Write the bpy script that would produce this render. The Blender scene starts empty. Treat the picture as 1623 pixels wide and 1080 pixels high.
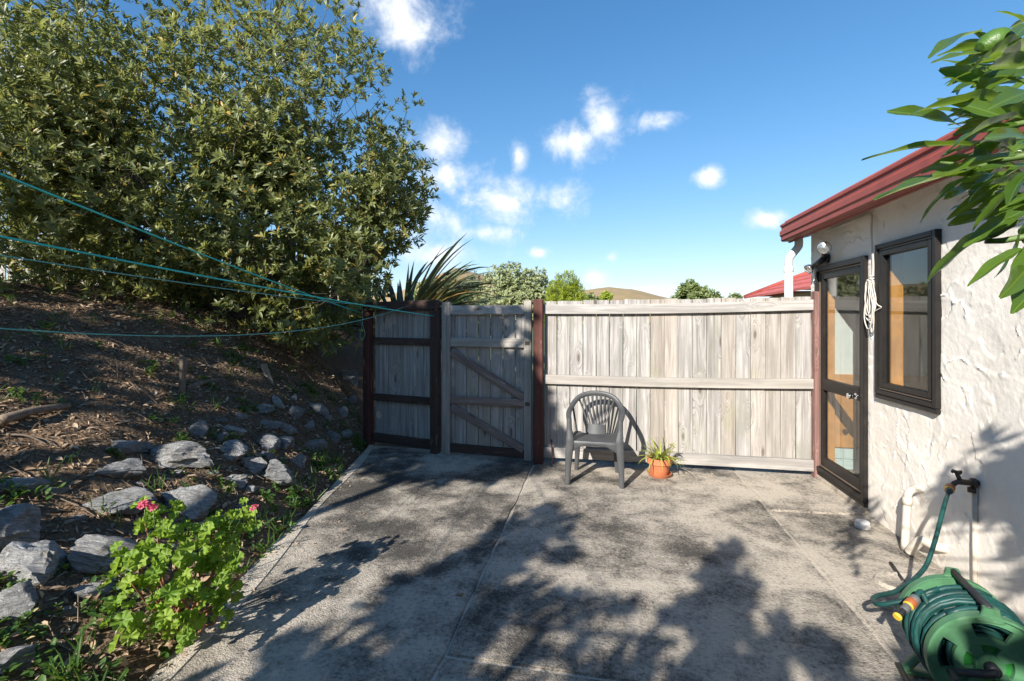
import bpy, bmesh, math, random
import numpy as np
from mathutils import Vector, Matrix, noise as mnoise
R = math.radians
random.seed(7); rng = np.random.default_rng(7)
scene = bpy.context.scene
col = scene.collection

# ------------------------------------------------------------------ camera
CAM_H, YAW, F, HOR = 1.57, R(10.6), 762.0, 508.0
cd = bpy.data.cameras.new('camera'); cam = bpy.data.objects.new('camera', cd); col.objects.link(cam)
cam.location = (0, 0, CAM_H); cam.rotation_euler = (R(90), 0, YAW)
cd.sensor_width = 36; cd.sensor_fit = 'HORIZONTAL'; cd.lens = 36*F/1623; cd.shift_y = -(540-HOR)/1623
cd.clip_start = .02; cd.clip_end = 6000
scene.camera = cam

# ------------------------------------------------------------------ light
SUN_AZ, SUN_EL = R(22), R(29)          # light travels towards +Y, a little +X, downwards
sd = bpy.data.lights.new('sun', 'SUN'); sun = bpy.data.objects.new('sun', sd); col.objects.link(sun)
sd.energy = 5.0; sd.angle = R(.53); sd.color = (1, .95, .87)
SDIR = Vector((math.sin(SUN_AZ)*math.cos(SUN_EL), math.cos(SUN_AZ)*math.cos(SUN_EL), -math.sin(SUN_EL)))
sun.rotation_euler = SDIR.to_track_quat('-Z', 'Y').to_euler()
sun.location = (-4, -12, 9)
vs = scene.view_settings
vs.view_transform = 'Standard'; vs.look = 'None'; vs.gamma = 1; vs.use_curve_mapping = False; vs.exposure = .88

# ------------------------------------------------------------------ node helper
class NT:
    def __init__(s, tree): s.t = tree; s.n = tree.nodes; s.l = tree.links
    def new(s, typ, **kw):
        n = s.n.new(typ)
        for k, v in kw.items(): setattr(n, k, v)
        return n
    def set(s, sock, v):
        if isinstance(v, bpy.types.NodeSocket): s.l.new(v, sock)
        else: sock.default_value = v
    def m(s, op, a, b=0.0, c=0.0, clamp=False):
        n = s.new('ShaderNodeMath', operation=op, use_clamp=clamp)
        s.set(n.inputs[0], a); s.set(n.inputs[1], b); s.set(n.inputs[2], c); return n.outputs[0]
    def vm(s, op, a, b=(0, 0, 0)):
        n = s.new('ShaderNodeVectorMath', operation=op); s.set(n.inputs[0], a); s.set(n.inputs[1], b); return n.outputs[0]
    def mix(s, f, a, b, mode='MIX'):
        n = s.new('ShaderNodeMix', data_type='RGBA', blend_type=mode); s.set(n.inputs[0], f)
        for so, v in ((n.inputs[6], a), (n.inputs[7], b)):
            if isinstance(v, tuple) and len(v) == 3: v = v+(1,)
            s.set(so, v)
        return n.outputs[2]
    def noise(s, vec, scale, detail=4, rough=.55, dist=0):
        n = s.new('ShaderNodeTexNoise'); s.l.new(vec, n.inputs['Vector'])
        n.inputs['Scale'].default_value = scale; n.inputs['Detail'].default_value = detail
        n.inputs['Roughness'].default_value = rough; n.inputs['Distortion'].default_value = dist
        return n.outputs[0]
    def voro(s, vec, scale, feature='F1'):
        n = s.new('ShaderNodeTexVoronoi', feature=feature); s.l.new(vec, n.inputs['Vector']); n.inputs['Scale'].default_value = scale
        return n
    def ss(s, v, a, b):
        n = s.new('ShaderNodeMapRange', interpolation_type='SMOOTHSTEP'); s.set(n.inputs[0], v)
        n.inputs[1].default_value = a; n.inputs[2].default_value = b; return n.outputs[0]
    def mapv(s, vec, scale=(1, 1, 1), loc=(0, 0, 0)):
        n = s.new('ShaderNodeMapping'); s.l.new(vec, n.inputs[0]); n.inputs['Scale'].default_value = scale
        s.set(n.inputs['Location'], loc); return n.outputs[0]
    def bump(s, h, strength=.5, dist=.01):
        n = s.new('ShaderNodeBump'); n.inputs['Strength'].default_value = strength; n.inputs['Distance'].default_value = dist
        s.l.new(h, n.inputs['Height']); return n.outputs[0]

# ------------------------------------------------------------------ sky
world = bpy.data.worlds.new('World'); scene.world = world; world.use_nodes = True
w = NT(world.node_tree); bg = w.n['Background']
sky = w.new('ShaderNodeTexSky', sky_type='NISHITA', sun_disc=False)
sky.sun_elevation = SUN_EL; sky.sun_rotation = R(202); sky.air_density = 1.0; sky.dust_density = .05; sky.ozone_density = 3.0
tc = w.new('ShaderNodeTexCoord')
sep = w.new('ShaderNodeSeparateXYZ'); w.l.new(tc.outputs['Generated'], sep.inputs[0])
az = w.m('ARCTAN2', sep.outputs[0], sep.outputs[1]); el = w.m('ARCSINE', sep.outputs[2])
CL = [(625, 15, 80, 42), (700, 282, 48, 28), (690, 345, 62, 38), (795, 318, 74, 36), (770, 370, 46, 15), (905, 226, 38, 27),
      (960, 182, 36, 40), (1055, 193, 32, 17), (1127, 277, 20, 12), (1217, 349, 26, 14), (690, 228, 44, 32), (895, 318, 28, 24),
      (823, 248, 14, 24), (945, 440, 26, 13), (970, 406, 14, 9), (852, 401, 14, 8), (700, 400, 60, 22), (1000, 462, 60, 12),
      (1760, 240, 90, 40), (1900, 330, 120, 40), (-250, 330, 110, 40), (-420, 260, 90, 40), (60, 130, 60, 30)]
best = None
for px, py, rx, ry in CL:
    a = math.atan((px-811.5)/F); e = math.atan((HOR-py)/F*math.cos(a)); az0 = a-YAW
    ru = rx/F*math.cos(a)**2*1.5; rv = ry/F*math.cos(a)*1.5
    dx = w.m('MULTIPLY', w.m('SUBTRACT', az, az0), 1/ru); dy = w.m('MULTIPLY', w.m('SUBTRACT', el, e), 1/rv)
    r = w.m('SQRT', w.m('ADD', w.m('MULTIPLY', dx, dx), w.m('MULTIPLY', dy, dy)))
    b = w.m('SUBTRACT', 1.0, r)
    best = b if best is None else w.m('MAXIMUM', best, b)
cn = w.noise(tc.outputs['Generated'], 11, 9, .62, .25)
dens = w.m('ADD', best, w.m('MULTIPLY', w.m('SUBTRACT', cn, .51), 3.0))
mask = w.m('MULTIPLY', w.ss(dens, .0, 1.2), .93)
cloudcol = w.mix(w.ss(dens, .2, 1.3), (5.0, 5.4, 6.0), (6.9, 6.9, 6.9))
hs = w.new('ShaderNodeHueSaturation'); w.l.new(sky.outputs[0], hs.inputs['Color']); hs.inputs['Saturation'].default_value = 1.24; hs.inputs['Hue'].default_value = .502
hs.inputs['Value'].default_value = 1.3
comp = w.vm('DIVIDE', hs.outputs[0], w.vm('ADD', w.vm('MULTIPLY', hs.outputs[0], (.085, .075, .06)), (1, 1, 1)))
skyc = w.mix(mask, comp, cloudcol)
w.l.new(skyc, bg.inputs[0]); bg.inputs[1].default_value = .105

# ------------------------------------------------------------------ pixel -> place helpers (layout of the real place)
CY, SY = math.cos(YAW), math.sin(YAW)
def ray(px, py):
    xc = (px-811.5)/F
    return Vector((xc*CY-SY, xc*SY+CY, -(py-HOR)/F))
def at_d(px, py, d): return Vector((0, 0, CAM_H)) + ray(px, py)*d
def at_z(px, py, z=0.0): r = ray(px, py); return at_d(px, py, (z-CAM_H)/r.z)
def at_y(px, py, y): return at_d(px, py, y/ray(px, py).y)
def at_x(px, py, x): return at_d(px, py, x/ray(px, py).x)

# ------------------------------------------------------------------ object helpers
def wmat(o):
    m = o.matrix_basis
    return wmat(o.parent) @ o.matrix_parent_inverse @ m if o.parent else m.copy()
def setpar(o, p):
    if p is not None:
        o.parent = p; o.matrix_parent_inverse = wmat(p).inverted()
def tag(o, label=None, cat=None, group=None, kind=None):
    if label: o['label'] = label
    if cat: o['category'] = cat
    if group: o['group'] = group
    if kind: o['kind'] = kind
    return o
def thing(name, loc, label, cat, group=None):
    o = bpy.data.objects.new(name, None); col.objects.link(o); o.location = loc; o.empty_display_size = .1
    return tag(o, label, cat, group)
def link(name, me, mat, parent=None, mx=None):
    o = bpy.data.objects.new(name, me); col.objects.link(o)
    if mat is not None and not me.materials: me.materials.append(mat)
    if mx is not None: o.matrix_basis = mx
    setpar(o, parent); return o
def pyd(name, verts, faces, mat, parent=None, smooth=False, mx=None):
    me = bpy.data.meshes.new(name); me.from_pydata([tuple(v) for v in verts], [], faces); me.update()
    if smooth: me.polygons.foreach_set('use_smooth', [True]*len(me.polygons))
    return link(name, me, mat, parent, mx)
def frombm(name, bm, mat, parent=None, smooth=False, mx=None):
    me = bpy.data.meshes.new(name); bmesh.ops.recalc_face_normals(bm, faces=bm.faces[:]); bm.to_mesh(me); bm.free()
    if smooth: me.polygons.foreach_set('use_smooth', [True]*len(me.polygons))
    return link(name, me, mat, parent, mx)
def axes(p0, p1, up=(0, 0, 1)):
    p0, p1 = Vector(p0), Vector(p1); x = (p1-p0); L = x.length; x.normalize(); up = Vector(up)
    if abs(x.dot(up)) > .98: up = Vector((0, 1, 0))
    y = up.cross(x).normalized(); z = x.cross(y)
    M = Matrix((x, y, z)).transposed().to_4x4(); M.translation = (p0+p1)/2
    return M, L
def beam(name, p0, p1, w_, h_, mat, parent=None, bevel=.004, up=(0, 0, 1), wob=0.0, seg=1):
    """board whose grain runs along local X from p0 to p1; w_ across (local y), h_ along up (local z)"""
    M, L = axes(p0, p1, up); bm = bmesh.new(); bmesh.ops.create_cube(bm, size=1)
    bmesh.ops.scale(bm, vec=(L, w_, h_), verts=bm.verts)
    if bevel: bmesh.ops.bevel(bm, geom=bm.edges[:], offset=bevel, segments=seg, affect='EDGES')
    if wob:
        for v in bm.verts: v.co += Vector((random.uniform(-1, 1), random.uniform(-1, 1), random.uniform(-1, 1)))*wob
    return frombm(name, bm, mat, parent, False, M)
def boxo(name, lo, hi, mat, parent=None, bevel=.003):
    lo, hi = Vector(lo), Vector(hi); bm = bmesh.new(); bmesh.ops.create_cube(bm, size=1)
    bmesh.ops.scale(bm, vec=hi-lo, verts=bm.verts)
    if bevel: bmesh.ops.bevel(bm, geom=bm.edges[:], offset=bevel, segments=1, affect='EDGES')
    return frombm(name, bm, mat, parent, False, Matrix.Translation((lo+hi)/2))
def frames(path, up0=None):
    P = [Vector(p) for p in path]; T = []
    for i in range(len(P)):
        a = P[max(i-1, 0)]; b = P[min(i+1, len(P)-1)]; T.append((b-a).normalized())
    up = Vector(up0) if up0 else (Vector((0, 0, 1)) if abs(T[0].z) < .9 else Vector((1, 0, 0)))
    out = []; n = (up-T[0]*up.dot(T[0])).normalized()
    for t in T:
        n = (n-t*n.dot(t)); n = n.normalized() if n.length > 1e-6 else Vector((1, 0, 0)); out.append((t, n, t.cross(n)))
    return P, out
def tube_data(path, rad, seg=8, V=None, Fc=None, cap=True):
    V = [] if V is None else V; Fc = [] if Fc is None else Fc
    P, fr = frames(path); base = len(V)
    if not hasattr(rad, '__len__'): rad = [rad]*len(P)
    for p, (t, n, b), r in zip(P, fr, rad):
        for k in range(seg):
            a = 2*math.pi*k/seg; V.append(p+n*math.cos(a)*r+b*math.sin(a)*r)
    for i in range(len(P)-1):
        for k in range(seg):
            k2 = (k+1) % seg; Fc.append((base+i*seg+k, base+i*seg+k2, base+(i+1)*seg+k2, base+(i+1)*seg+k))
    if cap:
        Fc.append(tuple(base+k for k in reversed(range(seg)))); e = base+(len(P)-1)*seg; Fc.append(tuple(e+k for k in range(seg)))
    return V, Fc
def tube(name, path, rad, mat, parent=None, seg=10, smooth=True):
    V, Fc = tube_data(path, rad, seg); return pyd(name, V, Fc, mat, parent, smooth)
def catmull(pts, n=8):
    P = [Vector(p) for p in pts]; P = [P[0]*2-P[1]]+P+[P[-1]*2-P[-2]]; out = []
    for i in range(1, len(P)-2):
        for k in range(n):
            t = k/n; a, b, c, d = P[i-1:i+3]
            out.append(.5*((2*b)+(c-a)*t+(2*a-5*b+4*c-d)*t*t+(3*b-a-3*c+d)*t**3))
    out.append(P[-2]); return out
def sweep(name, path, sides, ws, ts, mat, parent=None, bevel=.004, mx=None, n=6):
    """rounded-rectangle band: path points, the direction of its width at each, widths and thicknesses"""
    k = len(path); pp = catmull(path, n); m = len(pp)
    def lerp(arr, i):
        f = i/n; a = min(int(f), k-1); b = min(a+1, k-1); u = f-a; return arr[a]*(1-u)+arr[b]*u
    S = [Vector(s) for s in sides]; V = []; Fc = []; prof = []
    for i, p in enumerate(pp):
        t = (pp[min(i+1, m-1)]-pp[max(i-1, 0)]).normalized(); s = lerp(S, i); s = (s-t*s.dot(t)).normalized(); u = t.cross(s)
        a, b = lerp(ws, i)/2, lerp(ts, i)/2; c = min(bevel, a*.6, b*.6)
        for x, y in ((a, b-c), (a-c, b), (-a+c, b), (-a, b-c), (-a, -b+c), (-a+c, -b), (a-c, -b), (a, -b+c)): V.append(p+s*x+u*y)
    for i in range(m-1):
        for q in range(8): Fc.append((i*8+q, i*8+(q+1) % 8, (i+1)*8+(q+1) % 8, (i+1)*8+q))
    Fc.append(tuple(range(7, -1, -1))); Fc.append(tuple((m-1)*8+q for q in range(8)))
    o = pyd(name, V, Fc, mat, parent, False, mx); bmfix(o); return o
def bmfix(o, ang=None):
    bm = bmesh.new(); bm.from_mesh(o.data); bmesh.ops.recalc_face_normals(bm, faces=bm.faces[:]); bm.to_mesh(o.data); bm.free()
    o.data.polygons.foreach_set('use_smooth', [True]*len(o.data.polygons))
    try: o.data.set_sharp_from_angle(angle=R(ang or 50))
    except Exception: pass
def lathe(name, prof, mat, parent=None, seg=28, mx=None, smooth=True):
    V, Fc = [], []
    for r, z in prof:
        for k in range(seg):
            a = 2*math.pi*k/seg; V.append((r*math.cos(a), r*math.sin(a), z))
    for i in range(len(prof)-1):
        for k in range(seg):
            k2 = (k+1) % seg; Fc.append((i*seg+k, i*seg+k2, (i+1)*seg+k2, (i+1)*seg+k))
    if prof[0][0] > 1e-4: Fc.append(tuple(reversed(range(seg))))
    if prof[-1][0] > 1e-4: Fc.append(tuple((len(prof)-1)*seg+k for k in range(seg)))
    o = pyd(name, V, Fc, mat, parent, smooth, mx); bmfix(o, 40); return o

# ------------------------------------------------------------------ materials
def mat_new(name):
    m = bpy.data.materials.new(name); m.use_nodes = True; t = NT(m.node_tree); return m, t, t.n['Principled BSDF']
def coords(t, rand=True):
    tc = t.new('ShaderNodeTexCoord')
    if not rand: return tc.outputs['Object'], None
    oi = t.new('ShaderNodeObjectInfo'); off = t.vm('SCALE', (37.1, 11.7, 23.3)); off.node.inputs[3].default_value = 1
    t.l.new(oi.outputs['Random'], off.node.inputs[3])
    return t.vm('ADD', tc.outputs['Object'], off), oi.outputs['Random']
def wood_mat(name, light, dark, warm, green=0.0, flake=None):
    m, t, b = mat_new(name); v, rnd = coords(t)
    # knots: a sparse cell pattern, stretched along the board
    kv = t.mapv(v, (2.6, 8.5, 8.5)); vo = t.voro(kv, 1.0); cellr = t.new('ShaderNodeSeparateColor'); t.l.new(vo.outputs['Color'], cellr.inputs[0])
    has = t.m('GREATER_THAN', cellr.outputs[0], .62); kd = vo.outputs['Distance']
    swirl = t.m('MULTIPLY', t.m('MULTIPLY', t.ss(kd, .55, .05), has), .35)
    comb = t.new('ShaderNodeCombineXYZ'); t.l.new(swirl, comb.inputs[1]); t.l.new(swirl, comb.inputs[0])
    g = t.mapv(t.vm('ADD', v, t.vm('SCALE', comb.outputs[0])), (1.1, 26, 26)); g.node.inputs[0].links[0].from_node.inputs[1].default_value = (0, 0, 0)
    sc = g.node.inputs[0].links[0].from_node.inputs[1].links
    g1 = t.noise(g, 1.0, 5, .65, .6); g2 = t.noise(t.mapv(v, (2.2, 120, 120)), 1.0, 3, .6); g3 = t.noise(t.mapv(v, (1.6, 5, 5)), 1.3, 4, .6)
    c = t.mix(t.ss(g1, .3, .72), light, dark)
    c = t.mix(t.m('MULTIPLY', t.ss(g2, .5, .75), .55), c, dark)
    c = t.mix(t.m('MULTIPLY', t.ss(g3, .42, .72), .8), c, tuple(x*.55 for x in light))
    c = t.mix(t.m('MULTIPLY', t.ss(rnd, .7, 1.0), .3), c, warm)
    if green: c = t.mix(t.m('MULTIPLY', t.ss(t.noise(t.mapv(v, (1, 3, 3)), 2.1, 3), .52, .75), green), c, (.20, .21, .10))
    hv = t.m('ADD', .92, t.m('MULTIPLY', t.m('FRACT', t.m('MULTIPLY', rnd, 17.3)), .22))
    hsv = t.new('ShaderNodeHueSaturation'); t.l.new(c, hsv.inputs['Color']); t.l.new(hv, hsv.inputs['Value']); c = hsv.outputs[0]
    ring = t.m('MULTIPLY', t.m('SINE', t.m('MULTIPLY', kd, 60.0)), .5)
    kn = t.m('MULTIPLY', t.ss(t.m('ADD', kd, t.m('MULTIPLY', ring, .03)), .2, .09), has)
    c = t.mix(t.m('MULTIPLY', kn, .75), c, (.10, .07, .05))
    if flake:
        fl = t.ss(t.noise(t.mapv(v, (2.0, 14, 14)), 1.6, 6, .7), .60, .68); c = t.mix(fl, c, flake)
    t.l.new(c, b.inputs['Base Color']); b.inputs['Roughness'].default_value = .85; b.inputs['Specular IOR Level'].default_value = .2
    h = t.m('ADD', t.m('MULTIPLY', g1, .6), t.m('ADD', t.m('MULTIPLY', g2, .5), t.m('MULTIPLY', kn, -.6)))
    t.l.new(t.bump(h, .55, .006), b.inputs['Normal']); return m
def plain(name, c, rough=.5, metal=0.0, spec=.5, vary=.12, scale=9, bump=0.0, bscale=60, dirt=None):
    m, t, b = mat_new(name); v, rnd = coords(t)
    n = t.noise(v, scale, 5, .6)
    cc = t.mix(t.ss(n, .3, .7), tuple(x*(1-vary) for x in c), tuple(min(1, x*(1+vary)) for x in c))
    if dirt: cc = t.mix(t.m('MULTIPLY', t.ss(t.noise(v, scale*.6, 6, .65, .4), .5, .72), .7), cc, dirt)
    t.l.new(cc, b.inputs['Base Color']); b.inputs['Metallic'].default_value = metal; b.inputs['Specular IOR Level'].default_value = spec
    t.l.new(t.m('ADD', rough-.08, t.m('MULTIPLY', n, .16)), b.inputs['Roughness'])
    if bump: t.l.new(t.bump(t.noise(v, bscale, 4), bump, .004), b.inputs['Normal'])
    return m
def leaf_mat(name, c0, c1, c2=None, rough=.42, trans=.35, tcol=None, spec=.5):
    """colour from the per-leaf random value 'rnd' stored on the mesh, or the object random"""
    m, t, b = mat_new(name); at = t.new('ShaderNodeAttribute', attribute_name='rnd'); oi = t.new('ShaderNodeObjectInfo')
    r = t.m('FRACT', t.m('ADD', at.outputs['Fac'], oi.outputs['Random']))
    c = t.mix(r, c0, c1)
    if c2: c = t.mix(t.ss(r, .955, .97), c, c2)
    v = t.new('ShaderNodeTexCoord').outputs['Object']; c = t.mix(t.m('MULTIPLY', t.noise(v, 30, 3), .35), c, tuple(x*.55 for x in c0))
    t.l.new(c, b.inputs['Base Color']); b.inputs['Roughness'].default_value = rough; b.inputs['Specular IOR Level'].default_value = spec
    tr = t.new('ShaderNodeBsdfTranslucent'); t.l.new(t.mix(.65, c, tcol or tuple(min(1, x*2.2) for x in c1)), tr.inputs[0])
    mx = t.new('ShaderNodeMixShader'); mx.inputs[0].default_value = trans
    t.l.new(b.outputs[0], mx.inputs[1]); t.l.new(tr.outputs[0], mx.inputs[2]); t.l.new(mx.outputs[0], t.n['Material Output'].inputs[0]); return m

M = {}
M['grey_wood'] = wood_mat('weathered_grey_timber', (.44, .415, .39), (.17, .156, .145), (.37, .29, .215), .28)
M['rail_wood'] = wood_mat('weathered_rail_timber', (.45, .425, .395), (.25, .228, .21), (.40, .35, .28), .05)
M['red_wood'] = wood_mat('red_stained_timber', (.125, .05, .04), (.06, .028, .024), (.10, .045, .038), 0, (.21, .15, .13))
M['pale_red_wood'] = wood_mat('sun_bleached_red_timber', (.27, .16, .14), (.15, .075, .065), (.24, .13, .11), 0, (.36, .29, .26))
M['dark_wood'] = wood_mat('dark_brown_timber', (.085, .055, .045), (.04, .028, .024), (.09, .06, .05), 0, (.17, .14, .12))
M['brace_wood'] = wood_mat('half_bare_timber', (.30, .24, .21), (.13, .085, .075), (.22, .15, .13), 0, (.36, .32, .28))
M['stick'] = wood_mat('dead_wood', (.26, .20, .145), (.13, .095, .07), (.22, .16, .11))
M['rimu'] = plain('varnished_orange_timber', (.66, .29, .08), .35, vary=.2, scale=5)
M['black_plastic'] = plain('black_plastic', (.018, .018, .02), .45)
M['alu'] = plain('bronze_aluminium', (.016, .014, .013), .42, .0, .3, dirt=(.028, .024, .021))
M['alu_tan'] = plain('bronze_bead', (.13, .095, .07), .4)
M['chrome'] = plain('chrome', (.75, .75, .75), .15, 1.0)
M['white_pvc'] = plain('white_pvc', (.66, .65, .62), .45, dirt=(.52, .49, .43))
M['cream_pvc'] = plain('painted_pipe', (.56, .50, .42), .7, dirt=(.36, .31, .25))
M['cord'] = plain('grey_white_cord', (.60, .55, .49), .7)
M['red_metal'] = plain('red_painted_metal', (.31, .072, .05), .45, spec=.3, vary=.08, dirt=(.25, .055, .045))
M['roof_red'] = plain('red_roof_tile', (.52, .12, .09), .6, vary=.15, scale=3)
M['soffit'] = plain('cream_soffit', (.62, .56, .48), .7, dirt=(.5, .44, .37))
M['terracotta'] = plain('terracotta', (.52, .17, .075), .6, vary=.15, dirt=(.55, .27, .16), bump=.2)
M['soil'] = plain('potting_soil', (.05, .035, .025), .95, vary=.4, scale=60, bump=.8)
M['chair'] = plain('grey_moulded_plastic', (.058, .060, .063), .5, vary=.12, scale=7, dirt=(.085, .083, .08), bump=.08, bscale=300)
M['reel'] = plain('green_reel_plastic', (.07, .185, .09), .45, vary=.2, dirt=(.17, .26, .165))
M['reel_in'] = plain('bright_green_hub', (.02, .17, .03), .4)
M['hose'] = plain('green_hose', (.006, .052, .046), .5, vary=.35, scale=14, dirt=(.018, .042, .036))
M['hose_y'] = plain('hose_stripe', (.22, .19, .05), .5)
M['brown_fit'] = plain('brown_connector', (.30, .09, .03), .5)
M['yellow'] = plain('yellow_plastic', (.65, .42, .04), .5)
M['grey_fit'] = plain('grey_connector', (.10, .10, .105), .5)
M['tap'] = plain('weathered_brass', (.10, .075, .06), .5, .6, dirt=(.05, .04, .035))
M['line'] = plain('green_clothesline', (.03, .55, .44), .45)
M['line2'] = plain('faded_clothesline', (.14, .42, .33), .5)
M['bark'] = plain('grey_bark', (.085, .066, .05), .9, vary=.4, scale=14, bump=.7, bscale=40)
M['stem_red'] = plain('geranium_stem', (.25, .12, .06), .7)
M['stem_green'] = plain('green_stem', (.10, .16, .04), .6)
M['white_wall'] = plain('white_plaster_room', (.78, .77, .74), .8, vary=.03)
M['floor_in'] = plain('room_floor', (.35, .28, .2), .5)
M['tile'] = plain('glazed_tile', (.62, .72, .72), .2, vary=.06)
M['far_wall'] = plain('pale_house_wall', (.6, .57, .52), .8)
M['pink'] = leaf_mat('pink_petal', (.75, .10, .20), (.85, .26, .36), None, .6, .3, (.9, .2, .3))

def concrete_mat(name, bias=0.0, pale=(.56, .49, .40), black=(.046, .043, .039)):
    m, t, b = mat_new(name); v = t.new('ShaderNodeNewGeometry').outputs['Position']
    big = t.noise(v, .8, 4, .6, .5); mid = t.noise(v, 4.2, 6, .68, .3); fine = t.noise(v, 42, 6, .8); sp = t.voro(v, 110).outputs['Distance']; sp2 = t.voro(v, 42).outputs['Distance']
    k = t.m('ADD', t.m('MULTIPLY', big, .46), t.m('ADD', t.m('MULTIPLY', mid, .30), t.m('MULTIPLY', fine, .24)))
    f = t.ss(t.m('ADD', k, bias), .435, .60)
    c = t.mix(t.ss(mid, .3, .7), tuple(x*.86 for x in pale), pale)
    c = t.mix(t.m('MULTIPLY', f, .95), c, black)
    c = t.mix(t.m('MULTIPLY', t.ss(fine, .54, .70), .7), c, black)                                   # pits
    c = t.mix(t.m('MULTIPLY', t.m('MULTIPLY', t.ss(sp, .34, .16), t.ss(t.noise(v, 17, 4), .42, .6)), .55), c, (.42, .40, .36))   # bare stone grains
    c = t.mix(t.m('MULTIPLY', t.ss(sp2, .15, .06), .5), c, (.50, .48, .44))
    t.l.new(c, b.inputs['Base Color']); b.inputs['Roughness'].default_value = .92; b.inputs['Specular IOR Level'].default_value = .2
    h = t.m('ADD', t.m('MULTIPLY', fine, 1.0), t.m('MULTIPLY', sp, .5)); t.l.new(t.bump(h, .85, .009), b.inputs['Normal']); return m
M['concrete'] = concrete_mat('mouldy_concrete', .018); M['concrete_d'] = concrete_mat('darker_concrete', .032); M['concrete_l'] = concrete_mat('smooth_concrete_edging', -.045); M['concrete_s'] = concrete_mat('path_concrete', -.03)  # concrete_d: mouldy mix biased darker, for the left and front slabs

def stucco_mat():
    m, t, b = mat_new('painted_trowelled_plaster'); v, _ = coords(t, False)
    n = t.noise(v, 3, 5, .6); f = t.noise(v, 45, 4, .6)
    c = t.mix(t.ss(n, .35, .7), (.86, .80, .72), (.79, .725, .64)); c = t.mix(t.m('MULTIPLY', t.ss(f, .55, .75), .22), c, (.6, .55, .48))
    sp = t.new('ShaderNodeSeparateXYZ'); t.l.new(v, sp.inputs[0])
    low = t.ss(t.m('ADD', sp.outputs[2], t.m('MULTIPLY', n, .5)), .55, .2)       # splash-back dirt on the foot of the wall
    c = t.mix(t.m('MULTIPLY', low, .35), c, (.40, .34, .27))
    t.l.new(c, b.inputs['Base Color']); b.inputs['Roughness'].default_value = .75; b.inputs['Specular IOR Level'].default_value = .25
    t.l.new(t.bump(t.m('ADD', f, t.noise(v, 14, 5, .6, .8)), .35, .006), b.inputs['Normal']); return m
M['stucco'] = stucco_mat()
def rock_mat():
    m, t, b = mat_new('grey_schist'); v, rnd = coords(t)
    lay = t.noise(t.mapv(v, (1.2, 1.6, 9)), 1.6, 8, .72, 1.0); n = t.noise(v, 2.2, 7, .7); f = t.noise(v, 14, 5, .7)
    c = t.mix(t.ss(lay, .36, .66), (.68, .67, .65), (.27, .27, .275)); c = t.mix(t.m('MULTIPLY', t.ss(n, .5, .7), .6), c, (.66, .645, .62))
    c = t.mix(t.m('MULTIPLY', t.ss(t.noise(v, 3.1, 5), .53, .68), .6), c, (.30, .245, .18))
    hv = t.new('ShaderNodeHueSaturation'); t.l.new(c, hv.inputs['Color']); t.l.new(t.m('ADD', .95, t.m('MULTIPLY', rnd, .4)), hv.inputs['Value']); c = hv.outputs[0]
    t.l.new(c, b.inputs['Base Color']); b.inputs['Roughness'].default_value = .8
    t.l.new(t.bump(t.m('ADD', t.m('MULTIPLY', lay, 1.4), t.m('MULTIPLY', f, .6)), 1.0, .09), b.inputs['Normal']); return m
M['rock'] = rock_mat()
def earth_mat():
    m, t, b = mat_new('bark_mulch_earth'); v = t.new('ShaderNodeNewGeometry').outputs['Position']
    n = t.noise(v, 4, 6, .7); f = t.noise(v, 55, 5, .7); g = t.voro(v, 38).outputs['Distance']
    c = t.mix(t.ss(f, .35, .7), (.22, .15, .095), (.085, .058, .04)); c = t.mix(t.m('MULTIPLY', t.ss(n, .5, .7), .6), c, (.27, .195, .13))
    c = t.mix(t.m('MULTIPLY', t.ss(g, .3, .1), .4), c, (.2, .14, .085))
    t.l.new(c, b.inputs['Base Color']); b.inputs['Roughness'].default_value = .95; b.inputs['Specular IOR Level'].default_value = .1
    t.l.new(t.bump(t.m('ADD', f, g), 1.0, .02), b.inputs['Normal']); return m
M['earth'] = earth_mat()
def grass_mat(name, a, b2, sc):
    m, t, b = mat_new(name); v = t.new('ShaderNodeNewGeometry').outputs['Position']
    n = t.noise(v, sc, 6, .65); c = t.mix(t.ss(n, .35, .65), a, b2); c = t.mix(t.m('MULTIPLY', t.ss(t.noise(v, sc*6, 4), .5, .7), .4), c, tuple(x*.55 for x in a))
    t.l.new(c, b.inputs['Base Color']); b.inputs['Roughness'].default_value = .95; return m
M['lawn'] = grass_mat('rough_lawn', (.07, .10, .03), (.12, .13, .05), .5)
M['hill'] = grass_mat('dry_hill_grass', (.34, .235, .115), (.26, .19, .085), .018)
def glass_mat():
    m, t, b = mat_new('window_glass'); t.n.remove(b)
    tr = t.new('ShaderNodeBsdfTransparent'); tr.inputs[0].default_value = (.90, .93, .92, 1); gl = t.new('ShaderNodeBsdfGlossy'); gl.inputs['Roughness'].default_value = 0
    lw = t.new('ShaderNodeLayerWeight'); lw.inputs[0].default_value = .5
    fac = t.m('ADD', .055, t.m('MULTIPLY', t.m('POWER', lw.outputs['Facing'], 4.0), .8))
    mx = t.new('ShaderNodeMixShader'); t.l.new(fac, mx.inputs[0]); t.l.new(tr.outputs[0], mx.inputs[1]); t.l.new(gl.outputs[0], mx.inputs[2])
    t.l.new(mx.outputs[0], t.n['Material Output'].inputs[0]); return m
M['glass'] = glass_mat()
M['litter'] = leaf_mat('dry_leaf_litter', (.27, .175, .105), (.62, .46, .31), (.65, .55, .42), .9, .08, (.3, .2, .1), .1)
M['karo'] = leaf_mat('olive_leaf', (.10, .13, .048), (.33, .35, .11), (.50, .30, .05), .42, .36, (.55, .58, .14))
M['karo2'] = leaf_mat('dark_leaf', (.035, .06, .02), (.075, .11, .035), None, .42, .28, (.22, .32, .06))
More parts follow.
